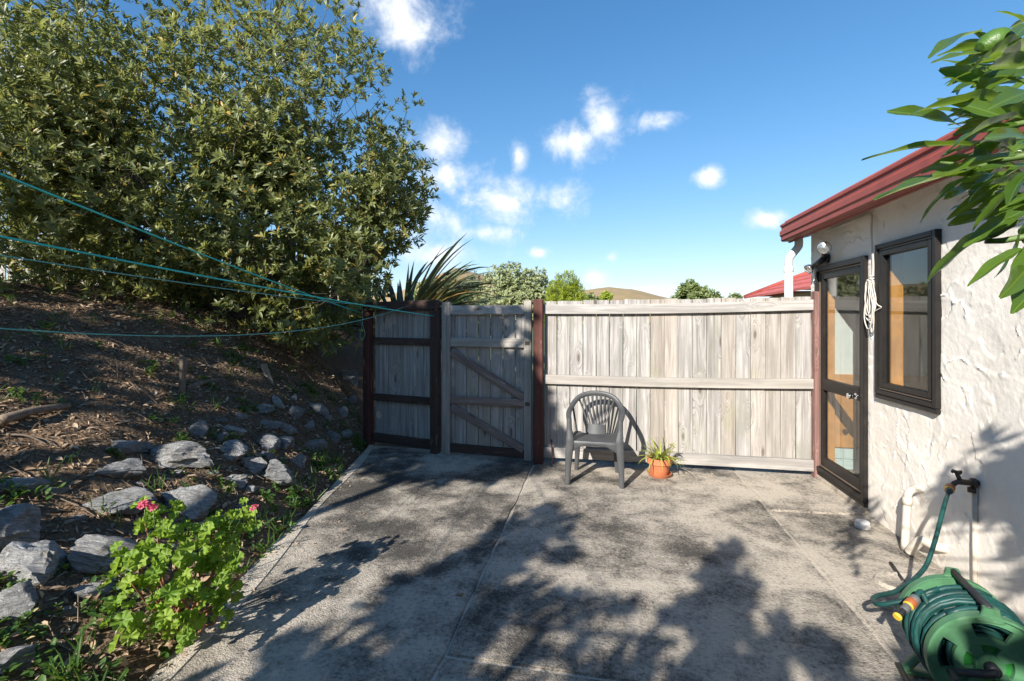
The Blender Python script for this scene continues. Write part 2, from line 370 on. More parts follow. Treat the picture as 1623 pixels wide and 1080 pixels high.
M['silver'] = leaf_mat('silver_leaf', (.25, .30, .13), (.42, .44, .22), None, .55, .25, (.5, .52, .25))
M['lime'] = leaf_mat('lime_leaf', (.26, .34, .03), (.42, .48, .06), None, .5, .35, (.55, .6, .06))
M['mid_green'] = leaf_mat('mid_green_leaf', (.14, .19, .06), (.25, .29, .10), None, .5, .3, (.35, .42, .1))
M['pine'] = leaf_mat('pine_needles', (.035, .06, .035), (.06, .09, .045), None, .6, .1)
M['citrus'] = leaf_mat('citrus_leaf', (.045, .10, .014), (.095, .165, .022), None, .22, .36, (.40, .58, .05), .6)
_t = NT(M['citrus'].node_tree); _b = _t.n['Principled BSDF']; _o = _t.new('ShaderNodeTexCoord'); _s = _t.new('ShaderNodeSeparateXYZ'); _t.l.new(_o.outputs['Object'], _s.inputs[0])
_c = _b.inputs['Base Color'].links[0].from_socket; _v = _t.ss(_t.m('ABSOLUTE', _s.outputs[1]), .012, .003)
_w = _t.ss(_t.m('SINE', _t.m('MULTIPLY', _t.m('SUBTRACT', _s.outputs[0], _t.m('ABSOLUTE', _s.outputs[1])), 70.0)), .86, 1.0)
_t.l.new(_t.mix(_t.m('MAXIMUM', _t.m('MULTIPLY', _v, .45), _t.m('MULTIPLY', _w, .10)), _c, (.20, .30, .06)), _b.inputs['Base Color'])   # pale midrib and side veins
M['geranium'] = leaf_mat('geranium_leaf', (.15, .27, .03), (.32, .44, .05), None, .55, .42, (.48, .68, .07))
M['weed'] = leaf_mat('weed_leaf', (.045, .11, .02), (.10, .19, .035), None, .5, .35, (.3, .48, .06))
M['potleaf'] = leaf_mat('spider_plant_leaf', (.30, .38, .05), (.48, .50, .11), (.5, .42, .2), .45, .35, (.6, .66, .14))
M['flax'] = leaf_mat('flax_blade', (.06, .085, .045), (.14, .16, .07), None, .4, .2, (.25, .25, .1))
M['flax_y'] = leaf_mat('flax_edge', (.34, .22, .06), (.42, .29, .10), None, .5, .2)
M['fruit'] = plain('green_citrus_fruit', (.06, .13, .015), .42, vary=.15, scale=20, bump=.25, bscale=200)
M['lamp_glass'] = plain('reflector_glass', (.72, .72, .70), .12, .85, vary=.2, scale=40)

# ------------------------------------------------------------------ leaves as one mesh
def leaves_mesh(name, P, D, U, L, W, mat, parent=None, fold=.25, droop=.15, rnd=None, extra=None):
    N = len(P); nrm = lambda a: a/np.maximum(np.linalg.norm(a, axis=1, keepdims=True), 1e-9)
    D = nrm(D); S = nrm(np.cross(D, U)); U = np.cross(S, D); L = L[:, None]; W = W[:, None]
    def pt(f, s, up): return P+D*L*f+S*W*.5*s+U*(W*up*fold-L*droop*f*f)
    vs_ = np.stack([pt(0, 0, 0), pt(.33, -.86, .8), pt(.33, 0, 0), pt(.33, .86, .8), pt(.7, -.8, .8), pt(.7, 0, 0), pt(.7, .8, .8), pt(1, 0, .2)], 1).reshape(-1, 3)
    tpl = [(0, 2, 1), (0, 3, 2), (1, 2, 5, 4), (2, 3, 6, 5), (4, 5, 7), (5, 6, 7)]
    ln = np.array([len(f) for f in tpl]); idx = np.concatenate([np.array(f) for f in tpl])
    loops = (np.arange(N)[:, None]*8+idx[None]).ravel(); tot = np.tile(ln, N); start = np.concatenate([[0], np.cumsum(tot)[:-1]])
    me = bpy.data.meshes.new(name); me.vertices.add(N*8); me.vertices.foreach_set('co', vs_.ravel().astype('f'))
    me.loops.add(len(loops)); me.loops.foreach_set('vertex_index', loops.astype('i')); me.polygons.add(len(tot))
    me.polygons.foreach_set('loop_start', start.astype('i')); me.polygons.foreach_set('loop_total', tot.astype('i'))
    me.polygons.foreach_set('use_smooth', np.ones(len(tot), dtype=bool)); me.update(calc_edges=True)
    a = me.attributes.new('rnd', 'FLOAT', 'POINT'); r = rng.random(N) if rnd is None else rnd
    a.data.foreach_set('value', np.repeat(r, 8).astype('f'))
    return link(name, me, mat, parent)
def rand_unit(n): v = rng.normal(size=(n, 3)); return v/np.linalg.norm(v, axis=1, keepdims=True)
def crown_points(ells, n, shell=.30, gap=.0, gscale=.9, seed=0.0):
    """points through a lumpy union of ellipsoids, denser towards its outside, with gaps"""
    out = []; vol = np.array([e[3]*e[4]*e[5] for e in ells])**.72; vol = vol/vol.sum()
    for e, f in zip(ells, vol):
        c = np.array(e[:3]); r = np.array(e[3:6]); k = int(n*f*2.2); u = rand_unit(k)
        lump = np.array([mnoise.noise(Vector(x*2.3+c+seed))+.5*mnoise.noise(Vector(x*5.1+c+seed)) for x in u])
        rad = (1-shell*rng.random(k)**1.3*1.9)*(1+.17*lump); p = c+u*r*rad[:, None]
        keep = np.ones(k, bool)
        for o in ells:
            if o is e: continue
            q = (p-np.array(o[:3]))/np.array(o[3:6]); keep &= (np.linalg.norm(q, axis=1) > .68)
        g = np.array([mnoise.noise(Vector(x*gscale+seed+7)) + .5*mnoise.noise(Vector(x*gscale*2.7+seed)) for x in p]); keep &= g > gap-.25
        out.append((p[keep][:int(n*f)], u[keep][:int(n*f)]))
    return np.concatenate([o[0] for o in out]), np.concatenate([o[1] for o in out])
def rosettes(tips, outw, k, L0, L1, wr, up=.5, spread=(.5, 1.25), jit=.5):
    n = len(tips); ax = outw*.65+np.array([0, 0, up])-np.array(SDIR)*.45+rand_unit(n)*jit; ax /= np.linalg.norm(ax, axis=1, keepdims=True)
    P = np.repeat(tips, k, 0); A = np.repeat(ax, k, 0); m = n*k; t = rand_unit(m); t -= A*(t*A).sum(1, keepdims=True); t /= np.linalg.norm(t, axis=1, keepdims=True)
    th = rng.uniform(*spread, m)[:, None]; D = A*np.cos(th)+t*np.sin(th); L = rng.uniform(L0, L1, m)
    P = P-A*(rng.random((m, 1))*.05*L1/.1); rr = np.clip(np.repeat(rng.random(n), k)*.75+rng.random(m)*.25, 0, 1)
    return P, D, A, L, L*wr, rr, ax
def limbs(name, root, forks, tips, mat, parent, r0=.07, tw=.004, ntw=400, seed=1, seg=6):
    """trunk with forks, limbs that run to crown tips, and thin twigs"""
    rs = random.Random(seed); V, Fc = [], []; root = Vector(root); FK = [Vector(f) for f in forks]
    for f in FK:
        mid = root.lerp(f, .5)+Vector((rs.uniform(-.1, .1), rs.uniform(-.1, .1), 0)); p = catmull([root, mid, f], 5)
        tube_data(p, [r0*(1-.55*i/(len(p)-1)) for i in range(len(p))], seg+2, V, Fc)
    T = [Vector(t) for t in tips]; rs.shuffle(T); nodes = [(f, r0*.45) for f in FK]
    for t in T[:ntw]:
        f, rr = min(nodes, key=lambda q: (q[0]-t).length*rs.uniform(.8, 1.25)); mid = f.lerp(t, .5)+Vector((rs.uniform(-.15, .15), rs.uniform(-.15, .15), rs.uniform(-.25, .05)))*min(1, (t-f).length)
        p = catmull([f, mid, t], 4); r1 = max(tw, rr*.5)
        tube_data(p, [r1+(tw-r1)*i/(len(p)-1) for i in range(len(p))], 4 if r1 < .012 else seg, V, Fc, False)
        if (t-f).length > .35 and len(nodes) < 220: nodes.append((p[len(p)//2], max(tw*1.4, r1*.6)))
    return pyd(name, V, Fc, mat, parent, True)
def make_tree(name, label, cat, root, forks, ells, ntips, k, L0, L1, wr, mat, gap=0., shell=.3, ntw=300, r0=.07, group=None, jit=.5, up=.5, seed=0.0, bark=None):
    t = thing(name, root, label, cat, group); tips, ow = crown_points(ells, ntips, shell, gap, seed=seed)
    P, D, A, L, W, rr, ax = rosettes(tips, ow, k, L0, L1, wr, up, jit=jit)
    leaves_mesh('crown', P, D, A, L, W, mat, t, rnd=rr)
    limbs('trunk', root, forks, tips-ax*.04, bark or M['bark'], t, r0, ntw=ntw, seed=int(seed*10)+3)
    return t

# ------------------------------------------------------------------ the ground
def sheet(name, x0, x1, y0, y1, z, mat): return tag(pyd(name, [(x0, y0, z), (x1, y0, z), (x1, y1, z), (x0, y1, z)], [(0, 1, 2, 3)], mat), kind='structure')
sheet('ground', -3000, 3000, -3000, 3000, -.12, M['lawn'])
EY = [-4, 0, 1.84, 2.66, 3.72, 4.7, 5.45, 5.8, 7, 12]; EX = [-1.5, -1.62, -1.94, -2.15, -2.42, -2.66, -2.84, -2.97, -3.0, -3.0]
def edge_x(y): return np.interp(y, EY, EX)
def bank_z(x, y):
    s = np.maximum(edge_x(y)-x, 0); k = .36+.59*np.clip((y-1.5)/4, 0, 1.1); z = k*s**1.12
    return 1.95*np.tanh(z/1.95)*1.03+.04*np.maximum(s-3, 0)-.035*np.exp(-s/.06)
def bank_hit(px, py):
    r = ray(px, py); d = .8
    while d < 14:
        p = Vector((0, 0, CAM_H))+r*d
        if p.x < edge_x(p.y) and p.z < float(bank_z(p.x, p.y)): return p, d
        d += .01
    return Vector((0, 0, CAM_H))+r*6, 6
def pnoise(x, y, s, seed=0): return np.array([mnoise.noise(Vector((a*s, b*s, seed))) for a, b in zip(x.ravel(), y.ravel())]).reshape(x.shape)
ys = np.concatenate([np.arange(-4, .8, .3), np.arange(.8, 6.2, .045), np.arange(6.2, 12, .3)])
ss_ = np.concatenate([np.arange(0, 3.2, .045), np.arange(3.2, 5, .12), np.arange(5, 14, .8)])
YY, SS = np.meshgrid(ys, ss_, indexing='ij'); XX = edge_x(YY)-SS
ZZ = bank_z(XX, YY)+(pnoise(XX, YY, 2.2)*.06+pnoise(XX, YY, 7, 3)*.03+pnoise(XX, YY, 19, 5)*.014)*np.clip(SS/.25, 0, 1)
ny, ns = YY.shape; idx = np.arange(ny*ns).reshape(ny, ns)
fc = np.stack([idx[:-1, :-1], idx[:-1, 1:], idx[1:, 1:], idx[1:, :-1]], -1).reshape(-1, 4)
tag(pyd('garden_bank', np.stack([XX, YY, ZZ], -1).reshape(-1, 3), [tuple(int(a) for a in f) for f in fc], M['earth'], None, True), kind='structure')

# patio: slabs divided by joints
patio = tag(bpy.data.objects.new('patio', None), kind='structure'); col.objects.link(patio)
def slab(name, poly, z0, z1, mat, parent, bevel=.006, crack=True):
    bm = bmesh.new(); vs_ = [bm.verts.new((x, y, z1)) for x, y in poly]; f = bm.faces.new(vs_)
    if f.normal.z < 0: bmesh.ops.reverse_faces(bm, faces=[f])
    r = bmesh.ops.extrude_face_region(bm, geom=[f]); bmesh.ops.translate(bm, vec=(0, 0, z0-z1), verts=[v for v in r['geom'] if isinstance(v, bmesh.types.BMVert)])
    top = [e for e in bm.edges if all(v.co.z > z1-.001 for v in e.verts)]
    if bevel: bmesh.ops.bevel(bm, geom=top, offset=bevel, segments=2, affect='EDGES')
    return frombm(name, bm, mat, parent)
def rag(x0, y0, x1, y1, n, a=.006):
    return [(x0+(x1-x0)*i/n+random.uniform(-a, a), y0+(y1-y0)*i/n+random.uniform(-a, a)) for i in range(n+1)]
ey = np.linspace(-3.8, 5.62, 60); JX = -.725; JX2 = 1.36
left_edge = [(float(edge_x(y))+.012, float(y)) for y in ey]; strip_in = [(float(edge_x(y))+.10+.02*math.sin(y*3), float(y)) for y in ey]
slab('concrete_edging', left_edge+strip_in[::-1], -.1, .006, M['concrete_l'], patio, .005)
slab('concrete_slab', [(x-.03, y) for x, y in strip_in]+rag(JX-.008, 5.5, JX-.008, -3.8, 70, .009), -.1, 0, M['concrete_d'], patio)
slab('concrete_slab', rag(JX+.006, 2.16, JX+.006, 5.45, 30)+rag(JX2-.008, 5.45, JX2-.03, 2.13, 30), -.1, .002, M['concrete'], patio)
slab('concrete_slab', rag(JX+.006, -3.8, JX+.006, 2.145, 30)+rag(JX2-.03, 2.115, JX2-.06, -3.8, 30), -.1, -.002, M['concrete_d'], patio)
slab('concrete_slab', rag(JX2+.006, 4.30, JX2+.006, 5.45, 12)+[(2.16, 5.45), (2.16, 4.34)], -.1, .004, M['concrete_s'], patio)
slab('concrete_slab', rag(JX2-.05, -3.8, JX2+.006, 4.285, 40)+[(2.16, 4.325), (2.16, -3.8)], -.1, 0, M['concrete_s'], patio)
slab('joint_filler', [(-2.2, -3.7), (2.1, -3.7), (2.1, 5.4), (-2.4, 5.4)], -.11, -.007, M['concrete_l'], patio, 0)
sheet('yard_soil', -3.2, 2.2, 5.35, 9, -.06, M['earth'])

# ------------------------------------------------------------------ timber fence
FY = 5.28
fence = thing('timber_fence', (.7, FY, 0), 'sunlit grey timber paling fence with three rails behind the plastic chair', 'fence')
npal = 19; x0 = -.63; x1 = 2.07; cuts = [x0+(x1-x0)*i/npal for i in range(npal+1)]
for i in range(npal):
    a, b_ = cuts[i], cuts[i+1]; g = .0035 if i > 7 else .007; top = 1.785+.02*i/npal+random.uniform(-.006, .006)
    xm = (a+b_)/2; yy = FY+.035+random.uniform(-.004, .004); tl = random.uniform(-.003, .003)
    beam('paling', (xm+tl, yy, .05), (xm-tl, yy, top), .018, b_-a-g, M['grey_wood'], fence, .003, up=(1, 0, 0))
def sag_rail(name, xa, xb, z0a, z0b, h, y, th, sag, mat, parent, n=10):
    V = []; Fc = []
    xm = (xa+xb)/2
    for i in range(n+1):
        f = i/n; x = xa+(xb-xa)*f; z = z0a+(z0b-z0a)*f-sag*math.sin(math.pi*f)
        c = .004
        for yy, zz in ((-th/2, c), (-th/2, h-c), (-th/2+c, h), (th/2, h), (th/2, 0), (-th/2+c, 0)): V.append((x-xm, yy, z+zz))
    for i in range(n):
        for q in range(6): Fc.append((i*6+q, i*6+(q+1) % 6, (i+1)*6+(q+1) % 6, (i+1)*6+q))
    Fc.append(tuple(range(5, -1, -1))); Fc.append(tuple(n*6+q for q in range(6)))
    o = pyd(name, V, Fc, mat, parent, False, Matrix.Translation((xm, y, 0))); bmfix(o, 20); return o
sag_rail('rail', -.63, 2.075, 1.64, 1.672, .105, FY, .046, .014, M['rail_wood'], fence)
sag_rail('rail', -.63, 2.075, .872, .885, .10, FY, .046, .012, M['rail_wood'], fence)
sag_rail('rail', -.63, 2.075, .062, .062, .112, FY, .046, -.004, M['rail_wood'], fence)
beam('post', (2.115, FY-.01, -.05), (2.112, FY-.01, 1.86), .085, .085, M['pale_red_wood'], fence, .006, up=(1, 0, 0))
gpost = beam('gate_post', (-.685, FY-.035, -.05), (-.685, FY-.035, 1.80), .11, .105, M['red_wood'], None, .008, up=(1, 0, 0))
tag(gpost, 'sunlit red stained square post between the gate and the grey fence', 'post')

# gate
G0 = Vector((-1.85, 5.445, 0)); G1 = Vector((-.765, 5.30, 0)); gx = (G1-G0).normalized(); gn = Vector((gx.y, -gx.x, 0))
def gp(f, z, off=0.0): p = G0.lerp(G1, f)+gn*off; p.z = z; return p
gate = thing('timber_gate', gp(.5, 0), 'grey timber gate with two diagonal braces and dappled leaf shade', 'gate')
ga = [.015]+[.13+.137*i for i in range(6)]+[.985]
for i in range(7):
    f0, f1 = ga[i], ga[i+1]; wd = (f1-f0)*(G1-G0).length-.011
    beam('paling', gp((f0+f1)/2, .06, -.03), gp((f0+f1)/2, 1.72+random.uniform(-.006, .006), -.03), .018, wd, M['grey_wood'], gate, .003, up=gx)
beam('stile', gp(.045, -.0, .012), gp(.045, 1.785, .012), .045, .105, M['grey_wood'], gate, .005, up=gx)
beam('stile', gp(.962, .01, .012), gp(.962, 1.79, .012), .045, .085, M['rail_wood'], gate, .005, up=gx)
for z, h, mt in ((1.69, .105, 'rail_wood'), (1.315, .105, 'rail_wood'), (.64, .085, 'brace_wood'), (.075, .10, 'dark_wood')):
    beam('rail', gp(.092, z, 0), gp(.922, z, 0), .045, h, M[mt], gate, .006, wob=.002)
beam('brace', gp(.098, 1.205, .004), gp(.918, .70, .004), .04, .085, M['brace_wood'], gate, .006, wob=.002)
beam('brace', gp(.098, .555, .004), gp(.918, .125, .004), .04, .085, M['brace_wood'], gate, .006, wob=.002)
for z in (1.315, .64): boxo('hinge_plate', gp(.935, z-.02, .026), gp(.985, z+.02, .036), M['tap'], gate, .002)

# shaded side panel left of the gate
S0 = Vector((-2.90, 5.70, 0)); S1 = Vector((-1.935, 5.465, 0)); sx = (S1-S0).normalized(); sn = Vector((sx.y, -sx.x, 0))
def sp_(f, z, off=0.0): p = S0.lerp(S1, f)+sn*off; p.z = z; return p
side = thing('side_fence_panel', sp_(.5, 0), 'shaded timber fence panel with dark brown rails under the big shrub', 'fence')
sc = [.05, .26, .45, .64, .80, .97]
for a, b_ in zip(sc[:-1], sc[1:]):
    beam('paling', sp_((a+b_)/2, .08, -.03), sp_((a+b_)/2, 1.70, -.03), .018, (b_-a)*(S1-S0).length-.005, M['grey_wood'], side, .003, up=sx)
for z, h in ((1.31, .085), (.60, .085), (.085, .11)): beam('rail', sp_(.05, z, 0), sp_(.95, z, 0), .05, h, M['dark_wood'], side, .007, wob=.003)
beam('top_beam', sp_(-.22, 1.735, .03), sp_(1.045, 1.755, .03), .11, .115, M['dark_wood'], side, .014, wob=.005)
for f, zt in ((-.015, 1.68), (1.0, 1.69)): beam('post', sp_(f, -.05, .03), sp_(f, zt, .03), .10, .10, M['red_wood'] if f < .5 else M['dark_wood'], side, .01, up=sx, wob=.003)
boxo('latch_block', sp_(1.085, .98, .02), sp_(1.105, 1.22, .045), M['grey_wood'], side, .003)
# ground behind the fence is planted: nothing shows through the gaps but green

# ------------------------------------------------------------------ the house on the right
WX = 2.12; HY1 = 5.43; HY0 = -2.6; WT = 2.47
DY0, DY1, DZ0, DZ1 = 4.37, 5.265, .085, 2.085       # door opening
WY0, WY1, WZ0, WZ1 = 3.53, 4.17, 1.025, 2.125        # window opening
house = thing('house', (WX, 3, 0), 'white rough plastered house with red gutter, glazed door and window', 'house')
def lines(a, b_, step, extra):
    c = [a, b_]+[e for e in extra if a < e < b_]; c = sorted(set(c)); out = [a]
    for p, q in zip(c[:-1], c[1:]):
        n = max(1, int(round((q-p)/step))); out += [p+(q-p)*(i+1)/n for i in range(n)]
    return np.array(out)
gy = np.concatenate([np.arange(HY0, 1.6, .12), lines(1.6, HY1, .0105, [DY0, DY1, WY0, WY1])]); gz = lines(-.1, WT, .0105, [DZ0, DZ1, WZ0, WZ1])
GY, GZ = np.meshgrid(gy, gz, indexing='ij'); H = np.zeros_like(GY); wr = np.random.default_rng(11)
for i in range(1150):                                  # overlapping trowel strokes, each leaving a ridge where it ends
    cy, cz = wr.uniform(1.4, HY1+.1), wr.uniform(-.2, WT+.1); th = wr.normal(.5, .7); L_, W_ = wr.uniform(.10, .30), wr.uniform(.045, .13)
    a = (GY-cy)*math.cos(th)+(GZ-cz)*math.sin(th); b_ = -(GY-cy)*math.sin(th)+(GZ-cz)*math.cos(th)
    a2 = a/L_+.12*np.sin(b_*60+i); b2 = b_/W_+.15*np.sin(a*38+i*2)
    msk = (a2**2+b2**2) < 1; hgt = wr.uniform(.0, .003)+wr.uniform(-.0018, .0035)*b2+wr.uniform(-.001, .003)*a2
    ridge = np.exp(-((np.sqrt(a2**2+b2**2)-.94)/.05)**2)*wr.uniform(-.005, .0085)*np.clip((b2-wr.uniform(-.2, .8))*4, 0, 1)*(.5+.5*np.sin(a*55+i))
    H[msk] = (H*.2+hgt+ridge)[msk]
H += .005*pnoise(GY, GZ, 2.0, 9)+.0009*pnoise(GY, GZ, 14, 4)+.001*pnoise(GY, GZ, 40, 2)
edge = np.ones_like(H)
for (ya, yb, za, zb) in ((DY0, DY1, DZ0, DZ1), (WY0, WY1, WZ0, WZ1)):
    dd = np.maximum(np.maximum(ya-GY, GY-yb), np.maximum(za-GZ, GZ-zb)); edge = np.minimum(edge, np.clip(dd/.03, 0, 1))
H = H*edge; V = np.stack([WX-H, GY, GZ], -1).reshape(-1, 3); ni, nj = GY.shape; ix = np.arange(ni*nj).reshape(ni, nj)
cyc = (GY[:-1, :-1]+GY[1:, 1:])/2; czc = (GZ[:-1, :-1]+GZ[1:, 1:])/2
hole = ((cyc > DY0) & (cyc < DY1) & (czc > DZ0) & (czc < DZ1)) | ((cyc > WY0) & (cyc < WY1) & (czc > WZ0) & (czc < WZ1))
fc = np.stack([ix[:-1, :-1], ix[:-1, 1:], ix[1:, 1:], ix[1:, :-1]], -1)[~hole]
wall = pyd('wall', V, [tuple(int(q) for q in f) for f in fc], M['stucco'], house, True); wall.data.set_sharp_from_angle(angle=R(24))
# inner lining with the same openings, end wall, room
def rects(name, x, th, mat, parent):
    for (ya, yb, za, zb) in ((HY0, WY0, 0, WT), (WY0, WY1, 0, WZ0), (WY0, WY1, WZ1, WT), (WY1, DY0, 0, WT), (DY0, DY1, DZ1, WT), (DY1, HY1-.05, 0, WT)):
        boxo(name, (x, ya, za), (x+th, yb, zb), mat, parent, 0)
rects('wall_lining', WX+.04, .09, M['white_wall'], house)
boxo('end_wall', (WX-.004, HY1-.03, -.1), (8, HY1+.01, WT), M['stucco'], house, .01)
boxo('room_wall', (3.75, HY0, 0), (3.85, HY1-.04, WT), M['white_wall'], house, 0)
boxo('room_wall', (WX+.21, HY0, 0), (3.74, HY0+.1, WT), M['white_wall'], house, 0)
boxo('room_floor', (WX+.05, HY0, .0), (3.75, HY1-.04, .075), M['floor_in'], house, 0)
boxo('ceiling', (WX+.05, HY0, 2.40), (8, HY1-.04, 2.44), M['white_wall'], house, 0)
# partition, timber and tiles that show through the glass
boxo('partition', (3.2, 5.12, .08), (3.74, 5.20, 2.39), M['white_wall'], house, 0)
boxo('timber_panel', (2.262, 5.31, .30), (3.2, 5.345, 1.03), M['rimu'], house, .006); boxo('partition_lining', (2.262, 5.35, .08), (3.7, 5.385, 2.39), M['white_wall'], house, 0)
for i in range(8):
    for j in range(2): boxo('wall_tile', (2.262+.105*i, 5.318, .085+.105*j), (2.262+.105*i+.10, 5.345, .085+.105*j+.10), M['tile'], house, .002)
def reveal(ya, yb, za, zb, floor=True):
    x0_, x1_ = WX+.052, WX+.135
    for nm, lo, hi in (('jamb', (x0_, yb-.028, za), (x1_, yb-.004, zb)), ('jamb', (x0_, ya+.004, za), (x1_, ya+.028, zb)), ('head', (x0_, ya+.029, zb-.028), (x1_, yb-.029, zb-.004)), ('sill', (x0_, ya+.029, za+.004), (x1_, yb-.029, za+.028))):
        boxo(nm, lo, hi, M['rimu'], house, .002)
reveal(DY0, DY1, DZ0, DZ1); reveal(WY0, WY1, WZ0, WZ1)
# glazed frames
def frame(name, ya, yb, za, zb, w_, xa, xb, mat, parent, bot=None):
    V = []; y0, y1, z0, z1 = ya, yb, za, zb; bt = bot or w_
    root = None
    for lo, hi in (((xa, y0, z0), (xb, y0+w_, z1)), ((xa, y1-w_, z0), (xb, y1, z1)), ((xa, y0+w_, z1-w_), (xb, y1-w_, z1-.0005)), ((xa, y0+w_, z0+.0005), (xb, y1-w_, z0+bt))):
        boxo(name, lo, hi, mat, parent, .004)
win = boxo('window', (WX-.034, WY0-.03, WZ0-.055), (WX+.0, WY1+.03, WZ0-.022), M['alu'], house, .006)   # sill flashing carries the window
frame('window_frame', WY0-.028, WY1+.028, WZ0-.02, WZ1+.028, .034, WX-.036, WX+.03, M['alu'], win)
frame('window_frame', WY0+.007, WY1-.007, WZ0+.015, WZ1-.007, .016, WX-.022, WX+.035, M['alu_tan'], win)
frame('window_sash', WY0+.024, WY1-.024, WZ0+.032, WZ1-.024, .04, WX-.028, WX+.025, M['alu'], win)
boxo('window_pane', (WX+.0, WY0+.06, WZ0+.068), (WX+.005, WY1-.06, WZ1-.06), M['glass'], win, 0)
door = boxo('door', (WX-.03, DY0-.01, DZ0-.035), (WX+.05, DY1+.01, DZ0-.002), M['alu'], house, .006)
frame('door_frame', DY0-.012, DY1+.012, DZ0, DZ1+.012, .048, WX-.036, WX+.05, M['alu'], door)
frame('door_frame', DY0+.037, DY1-.037, DZ0+.05, DZ1-.037, .016, WX-.012, WX+.05, M['alu_tan'], door)
frame('door_leaf', DY0+.054, DY1-.054, DZ0+.067, DZ1-.054, .062, WX-.006, WX+.035, M['alu'], door, .085)
mr = boxo('door_rail', (WX-.012, DY0+.116, .895), (WX+.032, DY1-.116, 1.005), M['alu'], door, .005)
for i in range(5): boxo('rail_rib', (WX-.015, DY0+.118, .912+.018*i), (WX-.010, DY1-.118, .919+.018*i), M['alu'], mr, .001)
boxo('door_pane', (WX+.012, DY0+.114, 1.003), (WX+.017, DY1-.114, DZ1-.115), M['glass'], door, 0)
boxo('door_pane', (WX+.012, DY0+.114, DZ0+.15), (WX+.017, DY1-.114, .897), M['glass'], door, 0)
kn = Matrix.Translation((WX-.012, DY0+.15, .93)) @ Matrix.Rotation(R(-90), 4, 'Y')
lathe('door_knob', [(.0265, 0), (.0265, .006), (.012, .010), (.011, .03), (.022, .038), (.028, .052), (.024, .066), (.010, .072), (0, .072)], M['chrome'], door, 20, kn)
slab('door_step', [(WX-.035, DY0-.04), (WX+.2, DY0-.04), (WX+.2, DY1+.1), (WX-.035, DY1+.1)], -.05, DZ0-.037, M['concrete_s'], house, .01)
# eaves: soffit, fascia, moulded gutter, roof
EXX = 1.86; GZB = 2.405
pyd('soffit', [(EXX+.10, HY0, 2.415), (WX+.05, HY0, 2.462), (WX+.05, HY1+.2, 2.462), (EXX+.10, HY1+.2, 2.415), (EXX+.10, HY0, 2.43), (WX+.05, HY0, 2.477), (WX+.05, HY1+.2, 2.477), (EXX+.10, HY1+.2, 2.43)],
    [(0, 1, 2, 3), (7, 6, 5, 4), (0, 4, 5, 1), (3, 2, 6, 7), (1, 5, 6, 2), (0, 3, 7, 4)], M['soffit'], house)
boxo('fascia', (EXX+.105, HY0, 2.40), (EXX+.13, HY1+.19, 2.58), M['red_metal'], house, .003)
prof = [(.10, .0), (.025, .0), (.012, .012), (.012, .05), (.0, .062), (.0, .105), (.018, .125), (.018, .15), (.004, .158), (.004, .178), (.016, .178), (.03, .165), (.10, .165)]
yy0, yy1 = HY0, HY1+.13; npf = len(prof); V = [(EXX+px, y, GZB+pz) for y in (yy0, yy1) for px, pz in prof]
Fc = [(i, i+1, npf+i+1, npf+i) for i in range(npf-1)]+[tuple(range(npf)), tuple(range(2*npf-1, npf-1, -1))]
gut = pyd('gutter', V, Fc, M['red_metal'], house); bmfix(gut, 15)
tp = math.tan(R(17)); ncs = 11
for i in range(ncs):
    xa = EXX+.05+.36*i; za = 2.60+tp*(xa-EXX-.05); xb = xa+.37; zb = 2.60+tp*(xb-EXX-.05)
    V = [(xa, HY0, za+.02), (xb, HY0, zb), (xb, HY1+.13, zb), (xa, HY1+.13, za+.02), (xa, HY0, za-.01), (xa, HY1+.13, za-.01)]
    pyd('roof_course', V, [(0, 1, 2, 3), (4, 0, 3, 5)], M['roof_red'], house)
# downpipe behind the fence corner
dp = [at_y(1266, 372, 5.50), at_y(1266, 392, 5.50)]
bx = at_y(1266, 385, 5.50); lx = at_y(1250, 412, 5.50)
tube('downpipe', catmull([(bx.x, 5.50, GZB+.02), (bx.x, 5.50, bx.z-.01), (bx.x-.01, 5.50, bx.z-.05), (lx.x+.015, 5.50, lx.z+.03), (lx.x, 5.50, lx.z-.02), (lx.x, 5.50, lx.z-.12)], 6), .04, M['white_pvc'], house, 16)
tube('downpipe', [(lx.x, 5.50, lx.z-.08), (lx.x, 5.50, -.05)], .041, M['white_pvc'], house, 16)
lathe('pipe_collar', [(.045, 0), (.046, .004), (.046, .05), (.043, .055)], M['white_pvc'], house, 18, Matrix.Translation((lx.x, 5.50, lx.z-.13)))
# conduit running under the soffit
a = at_x(1380, 335, WX-.02); b_ = at_x(1312, 366, WX-.02); a.z = b_.z = 2.415
tube('conduit', [a, b_], .011, M['soffit'], house, 8)

# security light
c = at_x(1308, 410, WX-.03); sl = thing('security_light', c, 'twin floodlight on swivel arms above the glazed door', 'light')
lathe('base', [(.045, 0), (.045, .02), (.03, .035), (0, .035)], M['black_plastic'], sl, 18, Matrix.Translation((WX-.004, c.y, c.z)) @ Matrix.Rotation(R(-90), 4, 'Y'))
def spot(p, d, r):
    d = Vector(d).normalized(); q = d.to_track_quat('Z', 'Y').to_matrix().to_4x4(); mx = Matrix.Translation(p) @ q
    lathe('lamp_housing', [(0, -.10), (.022, -.10), (.024, -.05), (r*.8, -.028), (r, 0), (r*.98, .003), (r*.9, .003)], M['black_plastic' if r > .05 else 'chrome'], sl, 24, mx)
    lathe('lamp_face', [(r*.96, .002), (r*.9, .010), (r*.6, .018), (0, .024)], M['lamp_glass'], sl, 24, mx)
p1 = at_x(1306, 393, WX-.14); p2 = at_x(1281, 427, WX-.10); p2.y = min(p2.y, 5.6)
spot(p1, (-.35, -.9, -.12), .058); spot(p2, (-.75, -.25, -.5), .050)
tube('arm', [p1+Vector((.03, .08, .01)), (WX-.04, c.y, c.z-.01)], .02, M['black_plastic'], sl, 10)
